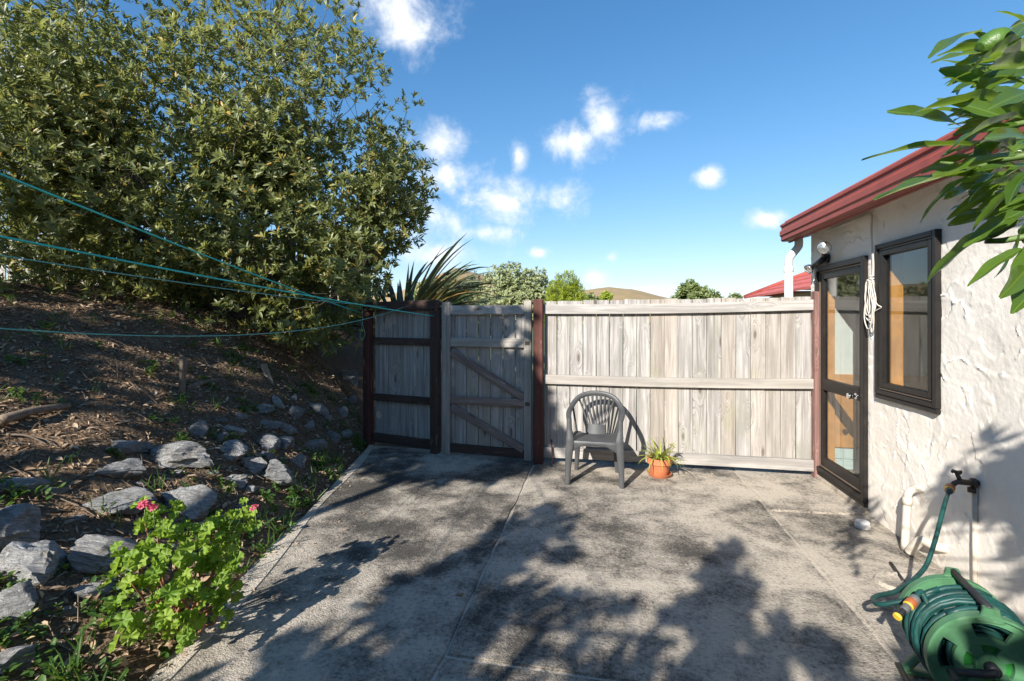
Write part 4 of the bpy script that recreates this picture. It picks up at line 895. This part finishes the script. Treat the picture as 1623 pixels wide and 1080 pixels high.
for s in (-.185, .185): tube('base_tube', [rp(-.17, s, -.25), rp(.17, s, -.25)], .011, M['black_plastic'], reel, 12)
tube('crank', catmull([rp(.12, 0, 0), rp(.17, 0, 0), rp(.185, -.02, -.005), rp(.19, -.12, -.02), rp(.20, -.135, -.02), rp(.27, -.135, -.02)], 4), .014, M['black_plastic'], reel, 12)
tube('axle_boss', [rp(.11, 0, 0), rp(.175, 0, 0)], .022, M['black_plastic'], reel, 14)
tube('drum', [rp(-.12, 0, 0), rp(.11, 0, 0)], .075, M['reel_in'], reel, 24)
rs = random.Random(3)
hose = thing('garden_hose', (RC.x, RC.y, RC.z), 'dark green garden hose coiled on the reel and led up to the tap', 'hose')
for layer, (rr, nt) in enumerate(((.105, 9), (.128, 9), (.150, 9), (.166, 8))):
    pts = []
    for k in range(nt*20+1):
        t = k/20*2*math.pi; a = -.105+.20*(k/(nt*20)); a = a if layer % 2 == 0 else -.01-a
        wv = .006*math.sin(t*.37+layer)+.010*math.sin(t*.11+layer*2); pts.append(rp(a+.010*math.sin(t*.5+layer), math.cos(t)*(rr+wv), math.sin(t)*(rr+wv)))
    tube('coil', pts, .0105, M['hose'], hose, 8)
for k in range(9):                                      # loose outer turns crossing over the coil
    a0, a1 = rs.uniform(-.10, .05), rs.uniform(-.05, .10); rr = .172+rs.uniform(0, .022); pts = [rp(a0+(a1-a0)*i/24, math.cos(.3+k+i/24*5.2)*rr, math.sin(.3+k+i/24*5.2)*rr) for i in range(25)]
    tube('loose_turn', pts, .0105, M['hose'], hose, 8)
tp0 = Vector((WX-.135, tpz.y+.012, tpz.z-.045))
hp = [tp0+(at_d(1497, 800, 2.62)-tp0).normalized()*.07, at_d(1497, 800, 2.62), at_d(1478, 870, 2.48), at_d(1462, 905, 2.42), at_d(1425, 935, 2.30), at_d(1390, 945, 2.25), at_d(1384, 952, 2.20), at_d(1400, 958, 2.12), rp(-.06, -.10, .14)]
for p in hp[1:-1]: p.z = max(p.z, .014)
pth = catmull(hp, 8); tube('lead', pth, .0105, M['hose'], hose, 10)
def fitting(p, d, parts, parent):
    d = Vector(d).normalized(); q = d.to_track_quat('Z', 'Y').to_matrix().to_4x4(); z = 0
    for nm, r_, l_, mt in parts:
        lathe(nm, [(r_*.9, z), (r_, z+.004), (r_, z+l_-.004), (r_*.9, z+l_)], M[mt], parent, 16, Matrix.Translation(p) @ q); z += l_
fitting(tp0+Vector((.005, 0, .015)), hp[1]-tp0, (('tap_connector', .021, .014, 'grey_fit'), ('tap_connector', .024, .045, 'brown_fit'), ('tap_connector', .0235, .010, 'yellow'), ('tap_connector', .019, .02, 'grey_fit')), hose)
ne = at_d(1452, 948, 1.98); nd = at_d(1410, 990, 1.92)-ne
fitting(ne, nd, (('nozzle_collar', .019, .022, 'grey_fit'), ('nozzle_grip', .02, .028, 'brown_fit'), ('nozzle_ring', .0195, .008, 'yellow'), ('nozzle_body', .015, .03, 'grey_fit'), ('nozzle_body', .012, .035, 'black_plastic'), ('nozzle_tip', .016, .012, 'yellow')), hose)
tube('nozzle_end', catmull([ne-nd.normalized()*(-.005), ne-nd.normalized()*.04, rp(.02, -.12, .10), rp(.04, -.02, .165)], 6), .0105, M['hose'], hose, 8)
p = at_z(1412, 893, .012); q = at_z(1432, 922, .012); tag(tube('black_pipe_offcut', [p, q], .011, M['black_plastic'], None, 10), 'short black pipe lying on the path by the drain', 'pipe')

# ------------------------------------------------------------------ clotheslines
FA = sp_(-.05, 1.77, .09)
hooks = []
def cline(px0, py0, d0, end, sag, r_, mat, label):
    a = at_d(px0, py0, d0); end = Vector(end); ta = (a.y+2)/(end.y+2); a.z += 4*sag*ta*(1-ta); B = end+(a-end)*((end.y+2)/(end.y-a.y)); hooks.append(B)
    pts = [B.lerp(end, k/40)-Vector((0, 0, 4*sag*(k/40)*(1-k/40))) for k in range(41)]
    return tag(tube('clothesline', pts, r_, M[mat], None, 8), label, 'clothesline', 'green clotheslines over the bank')
cline(0, 276, 1.75, at_d(575, 497, 6.0), .07, .0048, 'line', 'highest bright green clothesline running down to the side fence')
cline(0, 375, 1.9, at_d(692, 502, 5.72), .07, .0048, 'line', 'second bright green clothesline, tied to the dark gate-side post')
cline(0, 405, 2.0, sp_(.35, 1.735, .085), .10, .0030, 'line2', 'thin faded clothesline below the bright green ones')
cline(0, 521, 2.2, sp_(.62, 1.74, .085), .62, .0032, 'line2', 'slack sagging clothesline hanging lowest over the bank')
lp = sp_(-.05, 1.52, .10); tag(tube('cord_loop', catmull([lp+Vector((0, 0, .2)), lp, lp+Vector((-.03, 0, -.12)), lp+Vector((-.005, 0, -.20)), lp+Vector((.035, 0, -.12)), lp+Vector((0, 0, .0))], 6), .004, M['line2'], None, 6), 'loop of green cord hanging from the shaded fence post', 'cord')
lpost = thing('clothesline_post', (-2.1, -2.03, 0), 'steel T-shaped clothesline post behind the patio holding the green lines', 'post')
tube('pole', [(-2.1, -2.06, 0), (-2.1, -2.06, 2.7)], .03, M['cream_pvc'], lpost, 12); tube('crossbar', [(min(h.x for h in hooks)-.08, -2.03, 2.68), (max(h.x for h in hooks)+.08, -2.03, 2.68)], .02, M['cream_pvc'], lpost, 10)
for h in hooks: tube('hook', [(h.x, -2.015, 2.69), (h.x, -2.005, h.z-.02)], .006, M['tap'], lpost, 6)

# ------------------------------------------------------------------ big shrub on the bank
ells = [(-4.75, 6.1, 3.75, 2.25, 2.0, 2.75), (-6.6, 4.9, 3.9, 2.2, 2.1, 2.5), (-3.55, 5.55, 2.05, .95, .75, .95), (-4.9, 5.4, 2.6, 1.2, .8, .9), (-3.35, 6.3, 3.4, 1.0, .9, 1.1), (-8.0, 6.5, 3.6, 2.2, 2.2, 2.4)]
make_tree('large_shrub', 'huge rounded olive-leaved shrub overhanging the bank and side fence', 'shrub', (-4.75, 5.9, 1.3), [(-4.5, 5.7, 2.3), (-5.2, 5.5, 2.5), (-4.2, 6.0, 2.9), (-5.9, 5.3, 2.7), (-4.9, 6.2, 3.4), (-6.4, 5.2, 3.2), (-3.7, 5.9, 2.4), (-7.0, 5.6, 3.0)],
          ells, 20000, 10, .065, .115, .29, M['karo'], -.07, .45, 1300, .085, None, .55, .45, 1.0)
# fence on the far side of the shrub
bf = thing('back_fence', (-8, 8.6, 1.6), 'weathered paling fence glimpsed behind the big shrub', 'fence')
for i in range(46):
    x_ = -11.5+.16*i; y_ = 7.4+.16*i*.13
    beam('paling', (x_, y_, 1.3), (x_, y_, 3.25+random.uniform(-.03, .03)), .018, .135, M['grey_wood'], bf, .003, up=(1, 0, 0))
for z_ in (1.9, 2.9): beam('rail', (-11.6, 7.37, z_), (-4.2, 8.33, z_), .045, .09, M['grey_wood'], bf, .004)

# flax
fb = at_d(640, 486, 6.75); fb.z = 1.2; flax = thing('flax', fb, 'flax clump with long arching bronze-green blades behind the side fence', 'plant'); rs = random.Random(21)
for i in range(140):
    a = rs.uniform(-.2, .9) if i < 100 else rs.uniform(.9, 3.3); el_ = rs.uniform(.35, 1.4); L_ = rs.uniform(1.2, 1.9)
    b0 = fb+Vector((rs.uniform(-.18, .14), rs.uniform(-.12, .12), 0))
    if b0.y+math.sin(a)*L_ < 5.95: continue
    o = blade('blade', b0, a, el_, L_, rs.uniform(.07, .105), rs.uniform(.4, 1.5), M['flax'] if i % 7 else M['flax_y'], flax, 10, rs.uniform(-1.1, 1.1), vfold=.22)

# ------------------------------------------------------------------ beyond the fence
make_tree('silver_shrub', 'pale silvery shrub rising above the grey fence next to the lime conifer', 'shrub', (-3.3, 17.7, 0), [(-3.3, 17.7, 1.5), (-2.8, 17.6, 1.8), (-3.9, 17.8, 1.8)], [(-3.45, 17.7, 2.35, 1.2, 1.1, 1.38), (-2.6, 17.6, 2.35, .9, .9, 1.15), (-4.2, 17.9, 2.0, .9, .9, 1.05), (-3.1, 17.2, 2.0, 1.0, .6, 1.0)], 3000, 8, .08, .15, .42, M['silver'], -.2, .35, 160, .06, seed=2.0)
make_tree('lime_conifer', 'small bright yellow-green conifer showing over the fence top', 'conifer', (-1.2, 16, 0), [(-1.2, 16, 1.9), (-1.0, 16, 2.1), (-1.45, 16, 2.1)], [(-1.2, 16, 2.05, .6, .55, 1.15), (-.85, 15.9, 1.9, .42, .42, 1.0), (-1.55, 16.1, 1.9, .42, .42, 1.05)], 2200, 10, .09, .18, .12, M['lime'], -.4, .35, 100, .04, seed=3.0, up=1.6, jit=.25)
make_tree('garden_tree', 'distant rounded green tree standing alone between hills and red roof', 'tree', (4.75, 26.3, 0), [(4.7, 26.3, 1.6), (5.2, 26.3, 2.0), (4.2, 26.2, 2.0)], [(4.75, 26.3, 2.3, 1.3, 1.1, 1.2), (4.5, 26.2, 3.0, .6, .6, .62), (5.6, 26.4, 2.2, .7, .7, .8)], 1500, 8, .12, .22, .4, M['mid_green'], -.05, .35, 90, .08, seed=4.0)
make_tree('young_shrub', 'yellow-green shrub low behind the flax blades', 'shrub', (-2.75, 9.2, 0), [(-2.7, 9.2, 1.0)], [(-2.75, 9.2, 1.35, .6, .5, .62)], 600, 8, .05, .09, .5, M['lime'], -.2, .35, 60, .03, seed=5.0)
make_tree('hedge_shrub', 'dark green leafy shrub just behind the timber gate', 'shrub', (-5.2, 15.4, 0), [(-5.2, 15.4, 1.2)], [(-5.6, 15.5, 1.8, 1.2, .8, 1.25), (-4.6, 15.2, 1.6, .9, .7, 1.05)], 1500, 8, .08, .14, .45, M['mid_green'], -.2, .35, 60, .05, seed=6.0)
for i, (px, py, d, r_, lab) in enumerate(((961, 463, 38, .45, 'tiny yellow-green treetop peeping over the fence below the hill'), (1165, 466, 36, .5, 'small dark treetop peeping over the fence near the red roof'), (935, 466, 30, .6, 'small green treetop between lime conifer and tan hill'), (1085, 458, 45, .8, 'spiky green tree beside the lone rounded tree'))):
    p = at_d(px, py, d); make_tree('garden_tree', lab, 'tree', (p.x, p.y, 0), [(p.x, p.y, p.z*.6)], [(p.x, p.y, p.z-r_, r_, r_, r_*1.1)], 260, 8, .12, .24, .4, M['lime'] if i == 0 else M['mid_green'], -.3, .4, 40, .06, seed=7.0+i, group='treetops beyond the fence')
for i in range(9):
    d = 95+random.uniform(-10, 10); p = at_d(700+7*i+random.uniform(-2, 2), 440+random.uniform(-6, 6), d)
    make_tree('pine_tree', 'dark pine in the row on the hillside behind the flax', 'pine', (p.x, p.y, -.1), [(p.x, p.y, p.z*.6)], [(p.x, p.y, p.z*.55, 1.4, 1.4, p.z*.47)], 200, 6, .5, .9, .3, M['pine'], -.4, .4, 20, .15, group='dark pines on the hillside', seed=12.0+i)
def hill(name, pts, d, depth):
    P = [at_d(px, py, d) for px, py in pts]; fx = np.linspace(0, len(P)-1, 60); V = []; nr = 14
    for f in fx:
        a = min(int(f), len(P)-2); u = f-a; u = u*u*(3-2*u); p = P[a].lerp(P[a+1], u); dr = Vector((p.x, p.y, 0)).normalized()
        for j in range(nr+1):
            t = j/nr*2-1; q = p+dr*depth*t; h_ = (p.z+1)*(math.cos(t*math.pi)*.5+.5); q.z = -1+h_+mnoise.noise(Vector((q.x*.012, q.y*.012, 0)))*d*.006*(1-abs(t)); V.append(q)
    Fc = [(i*(nr+1)+j, i*(nr+1)+j+1, (i+1)*(nr+1)+j+1, (i+1)*(nr+1)+j) for i in range(59) for j in range(nr)]
    return tag(pyd(name, V, Fc, M['hill'], None, True), kind='structure')
hill('hill', [(520, 500), (600, 478), (672, 446), (722, 425), (765, 436), (820, 458), (870, 480)], 700, 330)
hill('hill', [(860, 485), (920, 462), (965, 456), (1000, 459), (1048, 470), (1100, 482), (1200, 498)], 900, 400)
hill('hill', [(-200, 480), (100, 440), (330, 450), (560, 462), (700, 470), (900, 488)], 1300, 400)
hill('hill', [(980, 490), (1200, 478), (1500, 450), (1900, 440), (2300, 480)], 1500, 400)
# neighbour's house with red tiled hip roof
nh = thing('neighbour_house', (8, 12, 0), 'neighbouring house with red ribbed tile roof beyond the fence', 'house')
nx, nyf, nz, tpn = 4.08, 15.0, 2.22, .466
boxo('wall', (nx+.5, 6.8, -.1), (nx+8, nyf-.5, nz), M['far_wall'], nh, .01)
for i in range(11):
    a, b_ = i*.34, (i+1)*.34+.02
    V = [(nx+a, 6.4, nz+a*tpn+.035), (nx+a, nyf-a, nz+a*tpn+.035), (nx+b_, nyf-b_, nz+b_*tpn), (nx+b_, 6.4, nz+b_*tpn), (nx+a, 6.4, nz+a*tpn-.02), (nx+a, nyf-a, nz+a*tpn-.02)]
    pyd('roof_course', V, [(0, 1, 2, 3), (4, 5, 1, 0)], M['roof_red'], nh)
    V = [(nx+a, nyf-a, nz+a*tpn+.035), (nx+9-a, nyf-a, nz+a*tpn+.035), (nx+9-b_, nyf-b_, nz+b_*tpn), (nx+b_, nyf-b_, nz+b_*tpn)]
    pyd('roof_course', V, [(3, 2, 1, 0)], M['roof_red'], nh)
tube('hip_cap', [(nx, nyf, nz+.03), (nx+3.7, nyf-3.7, nz+3.7*tpn+.03)], .06, M['roof_red'], nh, 8)

# ------------------------------------------------------------------ citrus beside the viewer
CT = Vector((1.25, .15, 0)); cit = thing('citrus_tree', CT, 'citrus tree with long glossy leaves and a green fruit near the eaves', 'citrus tree')
def citrus_leaf(seed):
    r = random.Random(seed); V, Fc = [], []; n = 12; bend = r.uniform(.15, .5); tw = r.uniform(-.4, .4)
    for i in range(n+1):
        f = i/n; wd = .15*math.sin(math.pi*min(1, f*.94+.03))**.8*(1-.35*f)+.002; z = -bend*f*f*.5; wv = .012*math.sin(f*14+seed)
        for q, s in enumerate((-1, -.5, 0, .5, 1)):
            a = tw*f; y = s*wd; zz = abs(s)**1.3*wd*.32+wv*s*s; V.append((f, y*math.cos(a)-zz*math.sin(a), z+y*math.sin(a)+zz*math.cos(a)))
    for i in range(n):
        for q in range(4): a = i*5+q; Fc.append((a, a+1, a+6, a+5))
    me = bpy.data.meshes.new('leaf'); me.from_pydata(V, [], Fc); me.polygons.foreach_set('use_smooth', [True]*len(me.polygons)); me.materials.append(M['citrus']); return me
CLF = [citrus_leaf(i) for i in range(6)]; rs = random.Random(31)
# (base px, base py, tip px, tip py, distance, foreshortening)
LV = [(1610, 235, 1380, 222, .62), (1600, 262, 1395, 295, .66), (1570, 262, 1440, 335, .70), (1620, 330, 1455, 440, .62), (1560, 215, 1425, 162, .72), (1570, 190, 1480, 165, .75), (1600, 150, 1485, 95, .68), (1590, 120, 1500, 92, .74), (1640, 90, 1545, 60, .62), (1640, 45, 1585, 10, .62),
      (1640, 150, 1440, 165, .60), (1640, 205, 1500, 150, .58), (1660, 175, 1490, 210, .56), (1650, 240, 1510, 262, .58), (1610, 270, 1515, 340, .66), (1640, 270, 1535, 360, .62), (1610, 300, 1545, 330, .70), (1650, 320, 1540, 375, .60), (1650, 380, 1540, 432, .58), (1615, 360, 1530, 385, .64),
      (1650, 350, 1605, 470, .56), (1630, 330, 1590, 440, .60), (1640, 410, 1600, 460, .55), (1660, 440, 1615, 480, .55), (1560, 240, 1470, 262, .78), (1580, 225, 1490, 240, .82), (1640, 120, 1530, 140, .70), (1640, 70, 1520, 100, .78), (1660, 20, 1590, 45, .66), (1650, 200, 1560, 150, .66),
      (1630, 240, 1540, 205, .72), (1600, 200, 1510, 190, .80), (1660, 110, 1560, 85, .60), (1650, 290, 1560, 285, .68), (1600, 285, 1500, 300, .76), (1640, 180, 1545, 235, .74), (1590, 250, 1530, 290, .78), (1560, 250, 1505, 280, .82), (1625, 215, 1550, 262, .80), (1620, 140, 1545, 180, .82), (1610, 100, 1550, 130, .86), (1610, 170, 1520, 220, .84),
      (1650, 60, 1570, 75, .85), (1640, 30, 1600, 62, .8), (1660, 300, 1575, 330, .75), (1650, 140, 1580, 160, .55), (1660, 230, 1580, 200, .53), (1600, 320, 1570, 352, .8), (1650, 260, 1590, 300, .54)]
for k in range(120):
    ax_ = rs.uniform(1575, 1690); ay = rs.uniform(50, 345); t_ = rs.uniform(2.2, 4.0); LV.append((ax_, ay, ax_+math.cos(t_)*rs.uniform(60, 110), ay+math.sin(t_)*rs.uniform(20, 70), rs.uniform(.62, 1.0)))
for i, (ax_, ay, bx_, by, d) in enumerate(LV):
    a = at_d(ax_, ay, d+rs.uniform(0, .04)); b_ = at_d(bx_, by, d+rs.uniform(-.05, .04)); a = a.lerp(b_, .28); x = b_-a; L_ = x.length*1.04; x.normalize()
    upv = (Vector((0, 0, 1))+Vector((rs.gauss(-.25, .7), rs.gauss(-.5, .6), 0))).normalized(); y = upv.cross(x).normalized(); z = x.cross(y)
    mx = Matrix((x, y, z)).transposed().to_4x4(); mx.translation = a; mx = mx @ Matrix.Diagonal((L_, L_*rs.uniform(.8, 1.12), L_, 1))
    link('leaf', CLF[i % 6], None, cit, mx)
tips, ow = crown_points([(1.3, -.12, 2.15, .5, .42, .5), (1.05, -.75, 1.9, .5, .45, .6), (1.06, .30, 2.34, .32, .24, .26)], 440, .45, -.4, seed=9.0)
kp = [i for i, t in enumerate(tips) if t[0] > .80*max(t[1], 0)+.12]; tips, ow = tips[kp], ow[kp]
P, D, A, L, W, rr, ax = rosettes(tips, ow, 6, .08, .14, .36, .2); leaves_mesh('crown', P, D, A, L, W, M['citrus'], cit, rnd=rr)
limbs('trunk', CT, [(1.2, .15, 1.2), (1.3, .3, 1.5), (1.1, -.1, 1.5)], tips, M['bark'], cit, .045, ntw=120, seed=5)
for pts in ([(1.1, .35, 1.75), at_d(1640, 245, .68), at_d(1560, 262, .70), at_d(1490, 258, .74)], [(1.1, .35, 1.85), at_d(1650, 190, .66), at_d(1570, 190, .74)], [(1.1, .35, 1.8), at_d(1660, 370, .62), at_d(1612, 350, .62)], [(1.1, .4, 2.0), at_d(1650, 100, .7), at_d(1590, 95, .74)]):
    pth = catmull(pts, 6); tube('twig', pth, [.007-.005*i/(len(pth)-1) for i in range(len(pth))], M['stem_green'], cit, 6)
c = at_d(1577, 68, .70); fr = lathe('fruit', [(r_*.74, z_*.74) for r_, z_ in ((0, -.03), (.012, -.028), (.022, -.016), (.026, 0), (.023, .014), (.014, .025), (.005, .031), (0, .034))], M['fruit'], cit, 20, Matrix.Translation(c) @ Matrix.Rotation(R(70), 4, 'Y'))

# ------------------------------------------------------------------ unseen trees and hedge added behind the viewer to cast shade
make_tree('garden_tree', 'unseen open-crowned tree added behind the viewer to shade the bank', 'tree', (-7.0, -1.7, .5), [(-6.9, -1.7, 2.6), (-6.3, -1.6, 4.0), (-7.6, -1.7, 3.6)], [(-6.9, -1.6, 4.2, 1.8, 1.2, 2.7), (-8.6, -.6, 4.0, 1.8, 1.4, 2.7)], 1150, 8, .14, .24, .45, M['karo2'], -.15, .6, 120, .14, seed=30.0)
make_tree('garden_tree', 'unseen dense crowned tree added behind the patio to shade the gate', 'tree', (-4.9, -1.9, .3), [(-4.9, -1.8, 3.2), (-4.4, -1.7, 4.0), (-5.2, -1.7, 4.2)], [(-4.85, -1.6, 5.0, 1.45, 1.0, 1.3), (-3.95, -1.6, 4.35, .75, .6, .62)], 1900, 8, .14, .22, .5, M['karo2'], -.6, .9, 120, .12, seed=33.0)
make_tree('shade_hedge', 'unseen leafy hedge added behind the patio to shade the concrete', 'hedge', (-1.2, -2.6, 0), [(-1.2, -2.6, 1.0), (-2.6, -2.6, 1.0), (.4, -2.6, 1.0)], [(-2.95, -2.5, 1.6, .7, .6, 1.5), (-2.2, -2.6, 1.7, .9, .6, 1.6), (-1.2, -2.5, 1.65, .9, .6, 1.5), (-.2, -2.4, 1.6, .9, .6, 1.5), (.8, -2.5, 1.5, .9, .6, 1.5), (-1.7, -3.3, 1.6, 1.0, .5, 1.7), (-.3, -3.2, 1.6, 1.0, .5, 1.6), (.9, -3.2, 1.6, .8, .5, 1.6), (-2.7, -3.3, 1.6, .8, .5, 1.7), (-1.5, -2.4, 3.2, .16, .2, .62), (-2.95, -2.5, 3.3, .34, .4, .6)], 4200, 8, .13, .21, .5, M['karo2'], -.6, .6, 160, .06, seed=31.0)

a = at_y(874, 690, FY-.06); tag(tube('leaning_rod', catmull([(a.x, FY-.045, .27), (a.x+.008, FY-.06, .12), (a.x+.02, FY-.085, .02)], 5), .008, M['red_wood'], None, 8), 'short red-brown rod leaning at the foot of the gate post', 'rod')
# fallen leaves on the concrete
for px, py, s_ in ((736, 941, .028), (905, 863, .02)):
    p = at_z(px, py, .01); blade('fallen_leaf', p, random.uniform(0, 6), .15, s_*2, s_, .5, M['litter'], None, 4)
for o in [o for o in col.objects if o.name.startswith('fallen_leaf')]: tag(o, 'curled brown fallen leaf lying on the dark concrete', 'leaf', 'fallen leaves on the patio')
scene.render.resolution_x = 1024; scene.render.resolution_y = 681
